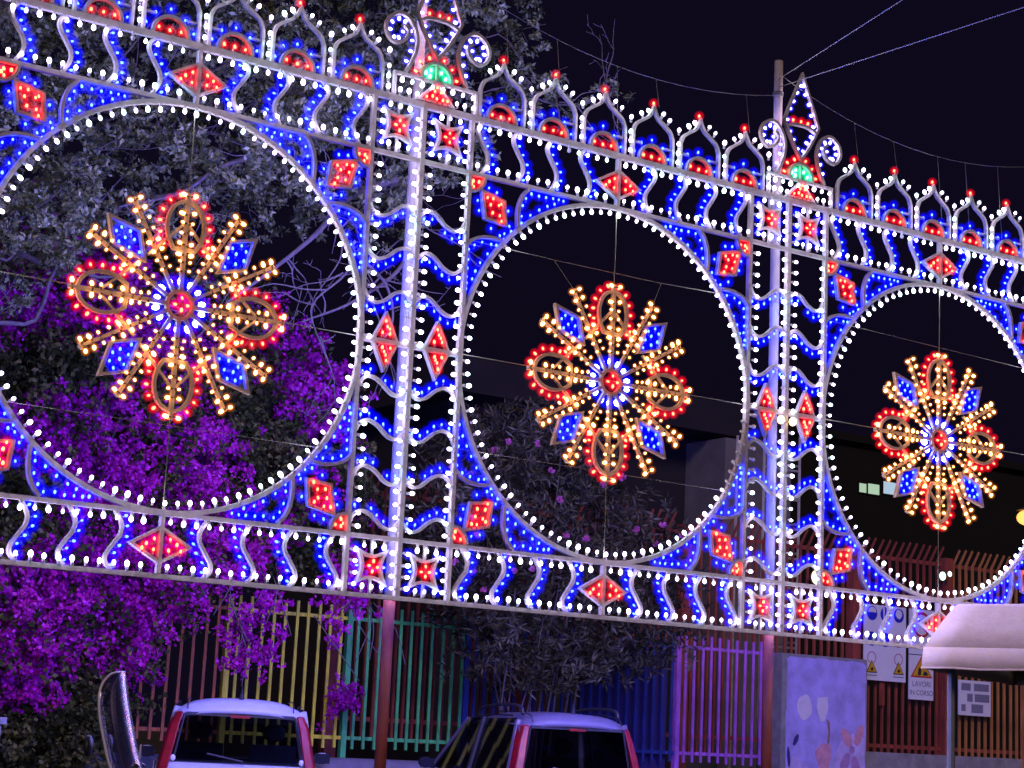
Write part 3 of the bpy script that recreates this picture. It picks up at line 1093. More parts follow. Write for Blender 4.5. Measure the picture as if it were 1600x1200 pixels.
lettering('LAVORI', .125, .28, .215, 'sign_grey', t, 1)
lettering('IN CORSO', .115, .28, .075, 'sign_grey', t, 1)
ringmesh('prohibition_ring', .28, 1.22, .19, .04, 'sign_red', 1, t, True)
flat('pictogram', oval(.33, 1.25, .07, .08), 'sign_black', 2, t)
t = thing('notice_board', 'small white notice with grey text blocks behind the canopy post', 'sign', (16.37, 9.34, 2.03))
MB().box(0, .77, 0, .02, 0, .58).build('board', 'sign_white', t)
for x0, x1, z0, z1 in ((.06, .28, .41, .53), (.36, .72, .41, .53), (.20, .33, .23, .36), (.38, .73, .23, .36), (.06, .16, .07, .18), (.30, .58, .05, .19)):
    flat('text_block', [(x0, z0), (x0, z1), (x1, z1), (x1, z0)], 'sign_grey', 1, t)
MB().box(14.62, 14.72, 9.40, 9.43, 2.1, 2.49).build('mounting_bracket', 'rust', None, label='small steel bracket under the safety board', cat='bracket')

# ------------------------------------------------------------------ canopy on the right
mat('canvas', (0.54, 0.41, 0.215), 0.85, var=0.10, scale=9, bump=0.35)
mat('post_paint', (0.16, 0.17, 0.17), 0.5, var=0.2, scale=5)
fx, fy = Vector((.446, -.895, 0)), Vector((.895, .446, 0))
t = thing('market_canopy', 'beige fabric canopy with a valance at the right edge', 'canopy', (4.52, -1.24, 0), 0)
S = 3.0


def cp(a, b_, z):
    p = fx * a + fy * b_
    return (p.x, p.y, z)


def sheet(name, rows, m, th=.012):
    b_ = MB()
    nr, nc = len(rows), len(rows[0])
    b_.add([p for r_ in rows for p in r_], [(i * nc + k, i * nc + k + 1, (i + 1) * nc + k + 1, (i + 1) * nc + k) for i in range(nr - 1) for k in range(nc - 1)])
    o = b_.build(name, m, t, smooth=True)
    md = o.modifiers.new('thickness', 'SOLIDIFY')
    md.thickness = th
    return o


def edge(a, k):
    """point k (0..1) along side a of the square, inset"""
    c_ = [(0, 0), (1, 0), (1, 1), (0, 1), (0, 0)]
    return (c_[a][0] + (c_[a + 1][0] - c_[a][0]) * k, c_[a][1] + (c_[a + 1][1] - c_[a][1]) * k)


for a in range(4):
    rows = []
    for z, ins in ((2.05, -.015), (2.14, -.01), (2.235, 0.0)):
        row = []
        for k in range(13):
            x, y = edge(a, k / 12)
            wob = .012 * math.sin(k * 2.1 + a) * (2.235 - z) / .18
            row.append(cp(ins + x * (S - 2 * ins), ins + y * (S - 2 * ins), z + wob * .5))
        rows.append(row)
    sheet('valance', rows, 'canvas', .006)
    rows = [[Vector(p) + Vector((0, 0, dz)) + (Vector(p) - Vector(cp(1.5, 1.5, p[2]))).normalized() * .004 for p in rows[0]] for dz in (-.003, .014)]
    sheet('hem', rows, 'canvas', .002)
    rows = []
    for z, ins in ((2.238, 0.003), (2.42, .10), (2.60, .205), (2.618, .235), (2.65, .55), (2.69, 1.0), (2.72, 1.498)):
        row = []
        for k in range(13):
            x, y = edge(a, k / 12)
            sg_ = -.02 * math.sin(PI * k / 12) * math.sin(PI * min(1, ins / 1.0))
            row.append(cp(ins + x * (S - 2 * ins), ins + y * (S - 2 * ins), z + sg_))
        rows.append(row)
    sheet('roof_panel', rows, 'canvas', .008)
for a, b_ in ((.16, .27), (S - .2, .27), (.2, S - .25), (S - .2, S - .25)):
    MB().tube([cp(a, b_, 0), cp(a, b_, 2.36)], .034, 8).build('post', 'post_paint', t)
for a in range(4):
    x0, y0 = edge(a, 0)
    x1, y1 = edge(a, 1)
    k = .13
    MB().tube([cp(k + x0 * (S - 2 * k), k + y0 * (S - 2 * k), 2.20), cp(k + x1 * (S - 2 * k), k + y1 * (S - 2 * k), 2.20)], .018, 6).build('frame_tube', 'post_paint', t)

# ------------------------------------------------------------------ buildings behind
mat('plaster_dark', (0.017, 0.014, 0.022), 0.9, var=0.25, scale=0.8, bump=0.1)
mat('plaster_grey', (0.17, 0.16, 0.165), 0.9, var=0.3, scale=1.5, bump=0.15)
mat('roof_dark', (0.10, 0.09, 0.10), 0.9, var=0.3, scale=2)
mat('window_dark', (0.02, 0.02, 0.03), 0.15)
emit('lit_window', (0.72, 1.0, 0.72), 0.42)
emit('lit_window_blue', (0.60, 0.80, 1.0), 0.5)
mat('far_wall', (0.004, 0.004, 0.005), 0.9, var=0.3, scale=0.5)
t = thing('school_building', 'low dark flat roofed building behind the oleander', 'building', (10.2, 16.0, 0))
b = MB()
b.box(0, 7.2, 0, 7, 0, 7.3)
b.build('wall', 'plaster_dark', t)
MB().box(-.4, 7.5, -.9, 7.3, 7.32, 7.95).build('roof_slab', 'plaster_dark', t)
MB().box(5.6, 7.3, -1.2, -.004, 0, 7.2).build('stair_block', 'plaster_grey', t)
for i in range(2):
    w_ = MB().box(1.0 + i * 1.75, 2.1 + i * 1.75, -.012, -.002, 3.6, 5.0).build('window', 'window_dark', t)
    MB().box(.95 + i * 1.75, 2.15 + i * 1.75, -.06, -.004, 3.52, 3.59).build('sill', 'plaster_grey', w_)
t = thing('far_building', 'black far building with two lit windows at right', 'building', (36, 40, 0))
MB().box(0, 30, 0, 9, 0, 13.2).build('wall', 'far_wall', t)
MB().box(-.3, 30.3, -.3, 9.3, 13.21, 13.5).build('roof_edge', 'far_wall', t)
for x0, x1, m, z0, z1 in ((7.85, 8.25, 'lit_window', 11.33, 11.68), (8.32, 8.95, 'lit_window', 11.32, 11.72), (9.15, 9.85, 'lit_window_blue', 11.42, 11.9)):
    w_ = MB().box(x0, x1, -.02, -.004, z0, z1).build('window', m, t)
    MB().strip([(x0 - .03, z0 - .03), (x1 + .03, z0 - .03), (x1 + .03, z1 + .03), (x0 - .03, z1 + .03)], .05, .02, True, yo=-.03).build('frame', 'far_wall', w_)

# ------------------------------------------------------------------ scaffold tower and small lamps
mat('scaffold_steel', (0.50, 0.46, 0.36), 0.5, var=0.3, scale=8)
t = thing('scaffold_tower', 'thin scaffold tower seen behind the right light pillar', 'scaffold', (13.45, 11.0, .0))
for x in (0, .80):
    for y in (0, .7):
        MB().tube([(x, y, 0), (x, y, 6.6)], .026, 6).build('upright', 'scaffold_steel', t)
for i in range(12):
    z = .5 + i * .5
    MB().tube([(0, 0, z), (.80, 0, z)], .02, 6).build('rung', 'scaffold_steel', t)
    MB().tube([(.8, 0, z + .1), (.8, .7, z + .1)], .02, 6).build('rung', 'scaffold_steel', t)
mat('lamp_housing', (0.08, 0.08, 0.08), 0.5)
emit('flood_warm', (1.0, 0.62, 0.28), 5)
emit('flood_green', (0.75, 1.0, 0.85), 2.5)
emit('street_glow', (1.0, 0.42, 0.10), 1.5)


def flood(loc, r, m, label):
    t_ = thing('floodlight', label, 'lamp', loc)
    MB().tube([(0, .10, 0), (0, .0, 0), (0, -.02, 0)], [r * .5, r * .95, r * 1.1], 12).build('housing', 'lamp_housing', t_)
    MB().ball((0, -.03, 0), r, r * .35, r, 12, 8).build('lens', m, t_, smooth=True)
    MB().tube([(0, .05, 0), (0, .12, -.18)], .015, 6).build('bracket', 'lamp_housing', t_)


flood((13.04, 9.25, 4.02), .115, 'flood_warm', 'warm floodlight glowing at the foot of the right light pillar')
flood((15.85, 9.25, 4.28), .07, 'flood_green', 'pale floodlight on the tall fence inside the rightmost ring')
flood((16.02, 9.25, 4.33), .045, 'flood_green', 'smaller pale floodlight beside the wire in the rightmost ring')
t = thing('work_lamp', 'pair of warm bulbs clamped on the right pole by the lozenges', 'lamp', (3.96, -.03, ZB + 1.93))
MB().box(-.075, .11, .0, .02, -.012, .012).build('clamp', 'lamp_housing', t)
for x in (-.06, .085):
    MB().ball((x, -.03, 0), .034, .034, .04, 10, 6).build('bulb', 'flood_warm', t, smooth=True)
t = thing('street_lamp', 'warm street lamp glowing at the right edge', 'lamp', (41.9, 30.0, 0))
MB().tube([(0, 0, 0), (0, 0, 9.0), (-.1, -.1, 9.5)], [.10, .07, .05], 10).build('mast', 'lamp_housing', t)
MB().ball((-.2, -.2, 9.38), .34, .34, .26, 14, 8).build('lantern', 'street_glow', t, smooth=True)
MB().tube([(-.2, -.2, 9.62), (-.2, -.2, 9.74)], [.36, .12], 12).build('hood', 'lamp_housing', t)


# ------------------------------------------------------------------ plants
def rand_unit(n):
    v = RNG.normal(size=(n, 3))
    return v / np.linalg.norm(v, axis=1)[:, None]


def leaf_mesh(name, C, A, B, mats_, mi=None):
    """C centres, A half length vectors, B half width vectors -> one kite-shaped leaf each"""
    n = len(C)
    V = np.empty((n, 4, 3), dtype=np.float32)
    V[:, 0] = C - A
    V[:, 1] = C + B
    V[:, 2] = C + A
    V[:, 3] = C - B
    me = bpy.data.meshes.new(name)
    me.vertices.add(4 * n)
    me.vertices.foreach_set('co', V.reshape(-1))
    me.loops.add(4 * n)
    me.loops.foreach_set('vertex_index', np.arange(4 * n, dtype=np.int32))
    me.polygons.add(n)
    me.polygons.foreach_set('loop_start', np.arange(0, 4 * n, 4, dtype=np.int32))
    me.polygons.foreach_set('loop_total', np.full(n, 4, dtype=np.int32))
    for m in mats_:
        me.materials.append(MATS[m])
    if mi is not None:
        me.polygons.foreach_set('material_index', mi.astype(np.int32))
    me.update(calc_edges=True)
    return me


def cluster_leaves(centres, radii, per, length, width, squash=(1, 1, 1), hollow=.35):
    cs, rs = np.asarray(centres), np.asarray(radii)
    idx = np.repeat(np.arange(len(cs)), per)
    d = rand_unit(len(idx))
    rr = (hollow + (1 - hollow) * RNG.random(len(idx)) ** .6)
    C = cs[idx] + d * (rs[idx] * rr)[:, None] * np.array(squash)
    a = d * .6 + rand_unit(len(idx)) * .8
    a /= np.linalg.norm(a, axis=1)[:, None]
    b = np.cross(a, rand_unit(len(idx)))
    b /= np.linalg.norm(b, axis=1)[:, None] + 1e-9
    k = RNG.uniform(.6, 1.35, len(idx))[:, None]
    return C, a * length * k / 2, b * width * k / 2


def nz(x, z, s):
    from mathutils import noise
    return noise.noise(Vector((x * s, z * s, 3.7)))


def inside(poly, x, z):
    r_ = False
    n = len(poly)
    for i in range(n):
        (x0, z0), (x1, z1) = poly[i], poly[(i + 1) % n]
        if (z0 > z) != (z1 > z) and x < (x1 - x0) * (z - z0) / (z1 - z0) + x0:
            r_ = not r_
    return r_


def scatter(poly, n, y0, y1, rej=None):
    xs = [p[0] for p in poly]
    zs = [p[1] for p in poly]
    out = []
    k = 0
    while len(out) < n and k < n * 60:
        k += 1
        x, z = random.uniform(min(xs), max(xs)), random.uniform(min(zs), max(zs))
        if inside(poly, x, z) and (rej is None or rej(x, z)):
            out.append((x, random.uniform(y0, y1), z))
    return out


leafmat('cypress_leaf', (0.04, 0.05, 0.016), (0.17, 0.185, 0.075), (0.46, 0.47, 0.24), .25, 2.0)
leafmat('boug_leaf', (0.03, 0.035, 0.012), (0.08, 0.095, 0.028), (0.24, 0.22, 0.07), .35, 2.0)
leafmat('bract', (0.36, 0.012, 0.26), (0.74, 0.025, 0.50), (0.88, 0.10, 0.66), .45, 1.7)
leafmat('oleander_leaf', (0.030, 0.028, 0.014), (0.090, 0.082, 0.042), (0.21, 0.19, 0.11), .25, 1.6)
leafmat('pink_petal', (0.55, 0.10, 0.25), (0.70, 0.16, 0.35), (0.8, 0.3, 0.5), .4, 3)
mat('bark', (0.15, 0.115, 0.10), 0.9, var=0.4, scale=9, bump=0.5, stretch=(2, 2, .5))


def branch_set(b, start, end, r0, n, spread, depth=0, tips=None):
    """a crooked branch with side twigs"""
    a, e = Vector(start), Vector(end)
    L = (e - a).length
    pts = []
    k = max(4, int(L / .35))
    for i in range(k + 1):
        p = a.lerp(e, i / k)
        if 0 < i:
            p = p + Vector((random.gauss(0, 1), random.gauss(0, 1), random.gauss(0, 1))) * L * .028
        pts.append(p)
    pts = cr(pts, 3)
    m = len(pts)
    b.tube(pts, [max(.0035, r0 * (1 - .85 * i / (m - 1))) for i in range(m)], 6 if r0 > .02 else 4, caps=False)
    if tips is not None:
        tips.append(pts[-1])
    if depth < 3:
        for _ in range(n):
            i = random.randint(int(m * .25), m - 1)
            p = pts[i]
            d = (e - a).normalized()
            s = Vector((random.gauss(0, 1), random.gauss(0, .7), random.gauss(0, 1) - .15)).normalized()
            q = p + (d * .55 + s * spread).normalized() * L * random.uniform(.25, .5)
            branch_set(b, p, q, max(.005, r0 * (1 - .8 * i / m) * .55), max(2, n - 1), spread, depth + 1, tips)


# big cypress, trunk left of the view, limbs reaching over the left panel
t = thing('cypress_tree', 'large grey green tree with bare twisting branches at upper left', 'tree', (-2.9, 5.4, 0))
o0 = Vector((-2.9, 5.4, 0))
tips = []
b = MB()
b.tube(cr([(0, 0, 0), (.15, .05, 1.6), (.05, -.1, 3.4), (.35, -.3, 5.2), (.6, -.5, 7.2), (1.0, -.6, 9.2), (1.2, -.5, 11)], 5), [.30 - .008 * i for i in range(31)], 10)
b.build('trunk', 'bark', t, smooth=True)
b = MB()
limbs = [((.05, -.1, 4.2), (3.1, -1.2, 6.3), .085), ((.2, -.2, 5.0), (4.6, -1.3, 7.6), .10), ((.5, -.4, 6.4), (5.2, -.9, 8.6), .09), ((.6, -.5, 7.2), (6.6, -1.2, 9.1), .10),
         ((.8, -.6, 8.2), (4.8, -1.8, 9.8), .08), ((1.0, -.6, 9.2), (5.0, -.5, 11.0), .07), ((.2, -.2, 4.6), (2.0, -2.0, 7.3), .06), ((.4, -.4, 6.0), (3.6, -2.2, 8.0), .06),
         ((.0, 0, 5.4), (2.6, -2.2, 8.6), .06)]
for a, e, r_ in limbs:
    branch_set(b, a, e, r_ * .42, 4, .75, 0, tips)
# twisted bare boughs seen in the left ring
bare = []
for pts, r_ in (([(5.0, -1.3, 7.1), (4.4, -1.35, 6.75), (4.05, -1.4, 6.3), (3.6, -1.4, 5.85), (3.1, -1.4, 5.4)], .045), ([(3.45, -1.4, 7.05), (2.9, -1.4, 6.75), (2.5, -1.45, 6.4), (1.9, -1.4, 6.15)], .03),
                ([(5.3, -1.2, 6.9), (5.15, -1.3, 6.2), (4.6, -1.3, 5.7), (3.95, -1.4, 5.35)], .03), ([(4.55, -1.4, 6.15), (4.9, -1.4, 5.9), (5.0, -1.4, 5.5), (4.7, -1.5, 5.1)], .02),
                ([(4.2, -1.4, 6.6), (4.4, -1.5, 6.0), (4.0, -1.5, 5.5), (4.2, -1.5, 5.0)], .018),
                ([(6.2, -1.2, 8.6), (6.9, -1.2, 8.45), (7.4, -1.3, 8.5), (7.8, -1.35, 8.75)], .016)):
    b.tube(cr(pts, 6), [max(.006, r_ * (1 - .7 * i / ((len(pts) - 1) * 6))) for i in range((len(pts) - 1) * 6 + 1)], 6, caps=False)
    for i in range(9):
        k = random.randint(0, len(pts) - 2)
        p = Vector(pts[k]).lerp(Vector(pts[k + 1]), random.random())
        q = p + Vector((random.gauss(0, .5), random.gauss(0, .25), random.gauss(-.1, .5)))
        branch_set(b, p, q, .011, 2, .9, 1, None)
b.build('branches', 'bark', t, smooth=True)
dense = [(-.4, 5.2), (1.2, 5.2), (2.0, 5.75), (2.75, 6.35), (3.5, 6.75), (4.1, 7.4), (5.1, 7.9), (5.6, 8.5), (5.4, 11.3), (-.4, 11.3)]
cl = [Vector(c) for c in scatter(dense, 960, -2.7, -.2, lambda x, z: nz(x, z, 1.3) > -.28)]
thin = [(3.0, 6.3), (5.3, 6.5), (6.3, 8.0), (7.0, 8.3), (6.9, 9.6), (5.0, 9.8)]
cl += [Vector(c) for c in scatter(thin, 130, -1.8, -.6)]
cl += [Vector(p) for p in tips if random.random() < .55 and p.z > 5.7 and p.x < 6.2]
cl += [Vector((7.75, -1.35, 8.78)), Vector((7.68, -1.3, 8.70)), Vector((7.15, -1.3, 8.42)), Vector((6.95, -1.25, 8.55)), Vector((6.5, -1.2, 8.9)), Vector((6.6, -1.2, 8.95)), Vector((6.42, -1.2, 9.15))]
sub = []
rad = []
for c in cl:
    for _ in range(5):
        sub.append(c + Vector((random.gauss(0, .10), random.gauss(0, .10), random.gauss(0, .075))))
        rad.append(random.uniform(.05, .10))
C, A, B_ = cluster_leaves(sub, rad, 24, .066, .030, (1, 1, .8), .2)
obj('crown', leaf_mesh('crown', C, A, B_, ['cypress_leaf']), t)


# bougainvillea spilling over the fence on the left
t = thing('bougainvillea', 'magenta bougainvillea mass spilling over the orange fence at left', 'bush', (.9, 7.2, 0.13))
poly = [(-2.4, 0.0), (-2.4, 6.6), (-1.4, 6.6), (-.5, 6.35), (.3, 6.15), (1.1, 5.9), (1.7, 5.7), (2.15, 5.0), (2.3, 4.5), (2.5, 3.7), (2.55, 3.6), (2.4, 3.25), (2.1, 3.15), (1.8, 3.05), (1.45, 3.0), (1.1, 2.85), (.7, 2.75), (.3, 2.4), (-.15, 1.7), (-.5, .8), (-.65, .0)]


cl = scatter(poly, 4100, -1.0, .8)
fl = [c for c in cl if nz(c[0], c[2], 1.15) + .25 * nz(c[0], c[2] + c[1], 3.0) > -.02 - (.12 if c[2] < 3.2 else 0)]
gr = [c for c in cl if c not in fl]
# hanging strands
for x, z0, z1 in ((2.0, 3.2, 2.15), (2.12, 3.1, 2.5), (1.1, 2.6, 1.75), (.75, 2.4, 1.7), (3.2, 1.6, 1.45)):
    for i in range(11):
        z = z0 + (z1 - z0) * i / 11
        fl.append((x + random.gauss(0, .05), -1.0 + random.gauss(0, .12) if x < 2.7 else 1.05, z))
sub, rad = [], []
for c in fl:
    for _ in range(3):
        sub.append(Vector(c) + Vector((random.gauss(0, .09), random.gauss(0, .09), random.gauss(0, .09))))
        rad.append(random.uniform(.05, .12))
C, A, B_ = cluster_leaves(sub, rad, 22, .050, .040, (1, 1, 1), .3)
obj('bracts', leaf_mesh('bracts', C, A, B_, ['bract']), t)
sub, rad = [], []
for c in gr + cl[::3]:
    for _ in range(3):
        sub.append(Vector(c) + Vector((random.gauss(0, .12), random.gauss(0, .12), random.gauss(0, .12))))
        rad.append(random.uniform(.06, .15))
C, A, B_ = cluster_leaves(sub, rad, 13, .07, .045, (1, 1, 1), .3)
obj('foliage', leaf_mesh('foliage', C, A, B_, ['boug_leaf']), t)
b = MB()
for i in range(26):
    x = random.uniform(-2.2, -.7)
    b.tube(cr([(x * .6, .2, 0), (x * .8 + random.gauss(0, .2), .1, 1.4), (x + random.gauss(0, .3), -.2, 3.0), (x + random.gauss(0, .5), -.4, 4.6)], 4), .018, 5)
for i in range(14):
    x = random.uniform(.4, 2.6)
    z = random.uniform(2.2, 3.2)
    b.tube(cr([(x, -.9, z), (x + random.gauss(.05, .15), -1.05, z - .3), (x + random.gauss(.1, .2), -1.1, z - .7)], 4), .006, 4)
b.build('stems', 'bark', t, smooth=True)
# pale concrete pillar and kerb at far left
t = thing('gate_pillar', 'pale concrete gate pillar under the bougainvillea at left', 'pillar', (-1.28, 5.9, 0))
MB().box(-.2, .2, -.2, .2, 0, 1.2).build('shaft', 'concrete', t)
MB().box(-.24, .24, -.24, .24, 1.202, 1.27).build('cap', 'concrete', t)

# oleander in the middle
t = thing('oleander', 'dark oleander bush with a few pink flowers in the middle', 'bush', (6.3, 7.1, .13))
poly = [(-.95, 1.9), (-1.15, 2.5), (-1.7, 2.95), (-2.0, 3.6), (-1.9, 4.4), (-1.4, 5.15), (-.6, 5.45), (-.1, 5.4), (.4, 5.0), (.8, 4.7), (1.3, 4.35), (1.8, 4.0), (2.05, 3.5), (2.15, 2.9), (1.9, 2.35), (1.3, 2.05), (.4, 1.85), (-.4, 1.75)]
cl = scatter(poly, 2300, -.9, .7)
n_ = 15
cs = np.repeat(np.array(cl), n_, axis=0)
up = RNG.normal(size=(len(cl), 3)) * .5 + np.array([0, -.35, .5])
up /= np.linalg.norm(up, axis=1)[:, None]
up = np.repeat(up, n_, axis=0)
d = up * .55 + rand_unit(len(cs))
d /= np.linalg.norm(d, axis=1)[:, None]
l_ = RNG.uniform(.08, .17, len(cs))[:, None]
C_ = cs + d * l_ * .5 - up * RNG.uniform(0, .10, len(cs))[:, None]
A_ = d * l_ * .5
B2 = np.cross(d, rand_unit(len(cs)))
B2 /= np.linalg.norm(B2, axis=1)[:, None] + 1e-9
B2 *= RNG.uniform(.010, .016, len(cs))[:, None]
obj('foliage', leaf_mesh('foliage', np.array(C_), np.array(A_), np.array(B2), ['oleander_leaf']), t)
b = MB()
for c in [c for c in cl if abs(c[0]) < 1.0][::110]:
    x = c[0] * .35
    b.tube(cr([(x, .1, 0), (x * 1.5 + random.gauss(0, .1), .05, c[2] * .35), (c[0] * .9, c[1] * .7, c[2] * .75), c], 3), [.018 - .0014 * i for i in range(10)], 4, caps=False)
b.build('stems', 'bark', t, smooth=True)
fl = [(-1.95, -.8, 4.35), (-1.7, -.9, 3.75), (-1.55, -.85, 3.55), (-1.9, -.9, 3.2), (-.5, -1.0, 4.1), (.75, -.95, 3.85), (.85, -.95, 3.55), (1.5, -.95, 3.85), (1.62, -.95, 3.87), (-.35, -1.0, 3.65), (-1.45, -.95, 4.6), (-1.5, -.95, 2.9), (-.85, -1.0, 4.75), (.15, -1.0, 4.35), (-1.2, -1, 3.3)]
fl += [(x + random.uniform(.15, .5), y, z + random.uniform(-.45, .3)) for x, y, z in fl if x < 1.2]
for p in fl:
    n_ = 3
    sub = [Vector(p) + Vector((random.gauss(0, .012), random.gauss(0, .010), random.gauss(0, .012))) for _ in range(n_)]
    C, A, B_ = cluster_leaves(sub, [.022] * n_, 12, .048, .040, (1, 1, 1), .2)
    obj('flower', leaf_mesh('flower', C, A, B_, ['pink_petal']), t)

# ------------------------------------------------------------------ cars
mat('car_white', (0.46, 0.46, 0.50), 0.30, var=0.03, scale=3)
mat('car_violet', (0.15, 0.125, 0.17), 0.30, var=0.04, scale=3)
mat('car_black', (0.025, 0.025, 0.028), 0.5, var=0.2, scale=6)
mat('tail_red', (0.30, 0.006, 0.010), 0.38, var=0.35, scale=12)
mat('tyre', (0.03, 0.03, 0.03), 0.85, var=0.2, scale=20)
mat('rim', (0.45, 0.45, 0.47), 0.35, metal=0.8)
mat('plate', (0.75, 0.75, 0.72), 0.5)
mat('lamp_clear', (0.75, 0.75, 0.78), 0.15)
mat('seat_cloth', (0.05, 0.05, 0.06), 0.9, var=0.3, scale=10)
glass('car_glass', (0.34, 0.37, 0.39), 0.05)
glass('car_glass_dark', (0.14, 0.15, 0.17), 0.06)


def car(label, paint, loc, heading, rails, H=1.54):
    t = thing('parked_car', label, 'car', loc, -heading, 'small hatchbacks parked before the fence')
    st = [(0.0, .66, .90, .38), (.05, .74, .94, .31), (.28, .79, .955, .22), (1.2, .795, .95, .20), (2.45, .79, .94, .20), (2.72, .78, .905, .21), (3.15, .75, .84, .22), (3.42, .67, .74, .26), (3.54, .56, .60, .36)]
    rg = []
    for y, hw, zt, zb in st:
        rg.append([(-hw + .09, y, zb), (-hw + .01, y, zb + .10), (-hw, y, zb + .28), (-hw + .005, y, zt - .16), (-hw + .05, y, zt - .03), (-hw + .12, y, zt), (hw - .12, y, zt), (hw - .05, y, zt - .03), (hw - .005, y, zt - .16), (hw, y, zt - .28 if zt - .28 > zb + .1 else zb + .28), (hw - .01, y, zb + .10), (hw - .09, y, zb)])
        rg[-1][9] = (hw, y, zb + .28)
    body = MB().loft([r_[::-1] for r_ in rg]).build('body', paint, t, smooth=True)
    body.modifiers.new('round', 'BEVEL').width = .015
    # roof with the hatch lip
    rows = []
    for y, w, z, dz in ((.105, .612, H - .150, .018), (.118, .620, H - .120, .028), (.155, .620, H - .075, .040), (.24, .615, H - .048, .046), (.7, .60, H - .03, .045), (1.3, .60, H - .035, .045), (1.72, .59, H - .075, .04), (1.80, .58, H - .105, .035)):
        rows.append([(w * x, y + .05 * x * x * (1 if y < .25 else 0), z + dz * (1 - x * x) - (.085 * abs(x) ** 5)) for x in np.linspace(-1, 1, 15)])
    b_ = MB()
    nc = 15
    b_.add([p for r_ in rows for p in r_], [(i * nc + k, i * nc + k + 1, (i + 1) * nc + k + 1, (i + 1) * nc + k) for i in range(len(rows) - 1) for k in range(nc - 1)])
    roof = b_.build('roof', paint, t, smooth=True)
    md = roof.modifiers.new('thickness', 'SOLIDIFY')
    md.thickness = .03
    MB().tube([(0, .26, H - .02), (0, .25, H + .02), (0, .235, H + .06), (0, .20, H + .13)], [.030, .022, .010, .004], 8).build('antenna', 'car_black', roof)
    for s in (-1, 1):
        MB().tube(cr([(s * .575, .45, H - .045), (s * .58, .6, H - .04), (s * .58, 1.2, H - .04), (s * .565, 1.75, H - .09)], 3), .008, 5).build('gutter', 'car_black', roof)
        if rails:
            MB().tube(cr([(s * .53, .30, H - .03), (s * .53, .40, H + .05), (s * .53, .9, H + .07), (s * .53, 1.45, H + .04), (s * .53, 1.58, H - .04)], 4), .018, 6).build('roof_rail', 'car_black', roof)
    # pillars and tail lamps
    for s in (-1, 1):
        lamp = MB()
        rr = []
        for z, y, x0, x1 in ((.72, .0, .645, .70), (.92, .025, .625, .69), (1.12, .055, .585, .648), (1.30, .095, .552, .607), (H - .135, .125, .522, .562)):
            rr.append([(s * x0, y - .012, z), (s * (x1 + .02), y + .02, z), (s * (x1 + .045), y + .13, z), (s * x0, y + .07, z)])
        lamp.loft([r_ if s > 0 else r_[::-1] for r_ in rr])
        lamp = lamp.build('tail_lamp', 'tail_red', t)
        lamp.modifiers.new('round', 'BEVEL').width = .012
        for z0 in (.98,):
            MB().ball((s * .59, .045, z0), .025, .012, .03, 8, 6).build('reversing_lens', 'lamp_clear', lamp, smooth=True)
        for nm, p0, p1, r_ in (('rear_pillar', (s * .690, .22, .93), (s * .585, .28, H - .09), .035), ('centre_pillar', (s * .735, 1.28, .93), (s * .60, 1.22, H - .06), .03), ('front_pillar', (s * .72, 2.52, .93), (s * .58, 1.76, H - .09), .03)):
            MB().tube([p0, p1], r_, 6).build(nm, paint if nm != 'centre_pillar' else 'car_black', t)
        for y0, y1, yt0, yt1 in ((.22, 1.24, .30, 1.18), (1.32, 2.46, 1.26, 1.78)):
            g_ = MB()
            g_.add([(s * .715, y0, .945), (s * .715, y1, .945), (s * .592, yt1, H - .075), (s * .592, yt0, H - .065)], [(0, 1, 2, 3)])
            g_.build('side_window', 'car_glass_dark' if rails else 'car_glass', t)
        d = MB().box(-.004, .004, 0, 1.05, .32, .92).build('door', paint, t)
        d.location = (s * .797, 1.33, 0)
        MB().box(-.012, .012, .06, .24, .76, .79).build('handle', 'car_black', d)
        mi = MB().ball((s * .90, 2.20, 1.0), .085, .05, .06, 12, 8).build('door_mirror', paint if not rails else 'car_black', t, smooth=True)
        MB().add([(s * .90 - .08, 2.138, .95), (s * .90 + .08, 2.138, .95), (s * .90 + .08, 2.138, 1.05), (s * .90 - .08, 2.138, 1.05)], [(0, 1, 2, 3)]).build('mirror_glass', 'window_dark', mi)
        for y in (.58, 2.88):
            w_ = obj('wheel', None, t, (s * .72, y, .285))
            MB().tube([(-.085, 0, 0), (-.07, 0, 0), (.07, 0, 0), (.085, 0, 0)], [.255, .285, .285, .255], 20).build('tyre', 'tyre', w_)
            MB().tube([(s * .080, 0, 0), (s * .092, 0, 0)], .185, 16).build('rim', 'rim', w_)
        hl = MB().ball((s * .52, 3.40, .68), .13, .08, .09, 10, 8).build('headlamp', 'lamp_clear', t, smooth=True)
        # seats
        MB().box(s * .36 - .23, s * .36 + .23, 1.25, 1.38, .5, 1.12).build('seat', 'seat_cloth', t)
        MB().ball((s * .36, 1.33, 1.24), .12, .05, .09, 10, 6).build('headrest', 'seat_cloth', t, smooth=True)
    g_ = MB()
    g_.add([(-.60, .098, .93), (.60, .098, .93), (.515, .135, H - .14), (-.515, .135, H - .14)], [(0, 1, 2, 3)])
    rw = g_.build('rear_window', 'car_glass_dark' if rails else 'car_glass', t)
    MB().box(-.50, .50, .128, .155, H - .165, H - .135).build('window_seal', 'car_black', rw)
    MB().box(-.09, .09, .118, .127, H - .175, H - .15).build('brake_light', 'tail_red', rw)
    for s_ in (-1, 1):
        MB().tube([(s_ * .595, .094, .93), (s_ * .512, .130, H - .15)], .010, 5).build('window_seal', 'car_black', rw)
        MB().tube(cr([(s_ * .49, .128, H - .105), (s_ * .49, .20, H - .035), (s_ * .49, .6, H + .003), (s_ * .48, 1.3, H - .003)], 4), .006, 5).build('roof_seam', 'car_black', roof)
    MB().tube([(0.05, .02, .95), (.05, .0, .97), (-.28, .07, 1.03)], .009, 5).build('rear_wiper', 'car_black', rw)
    g_ = MB()
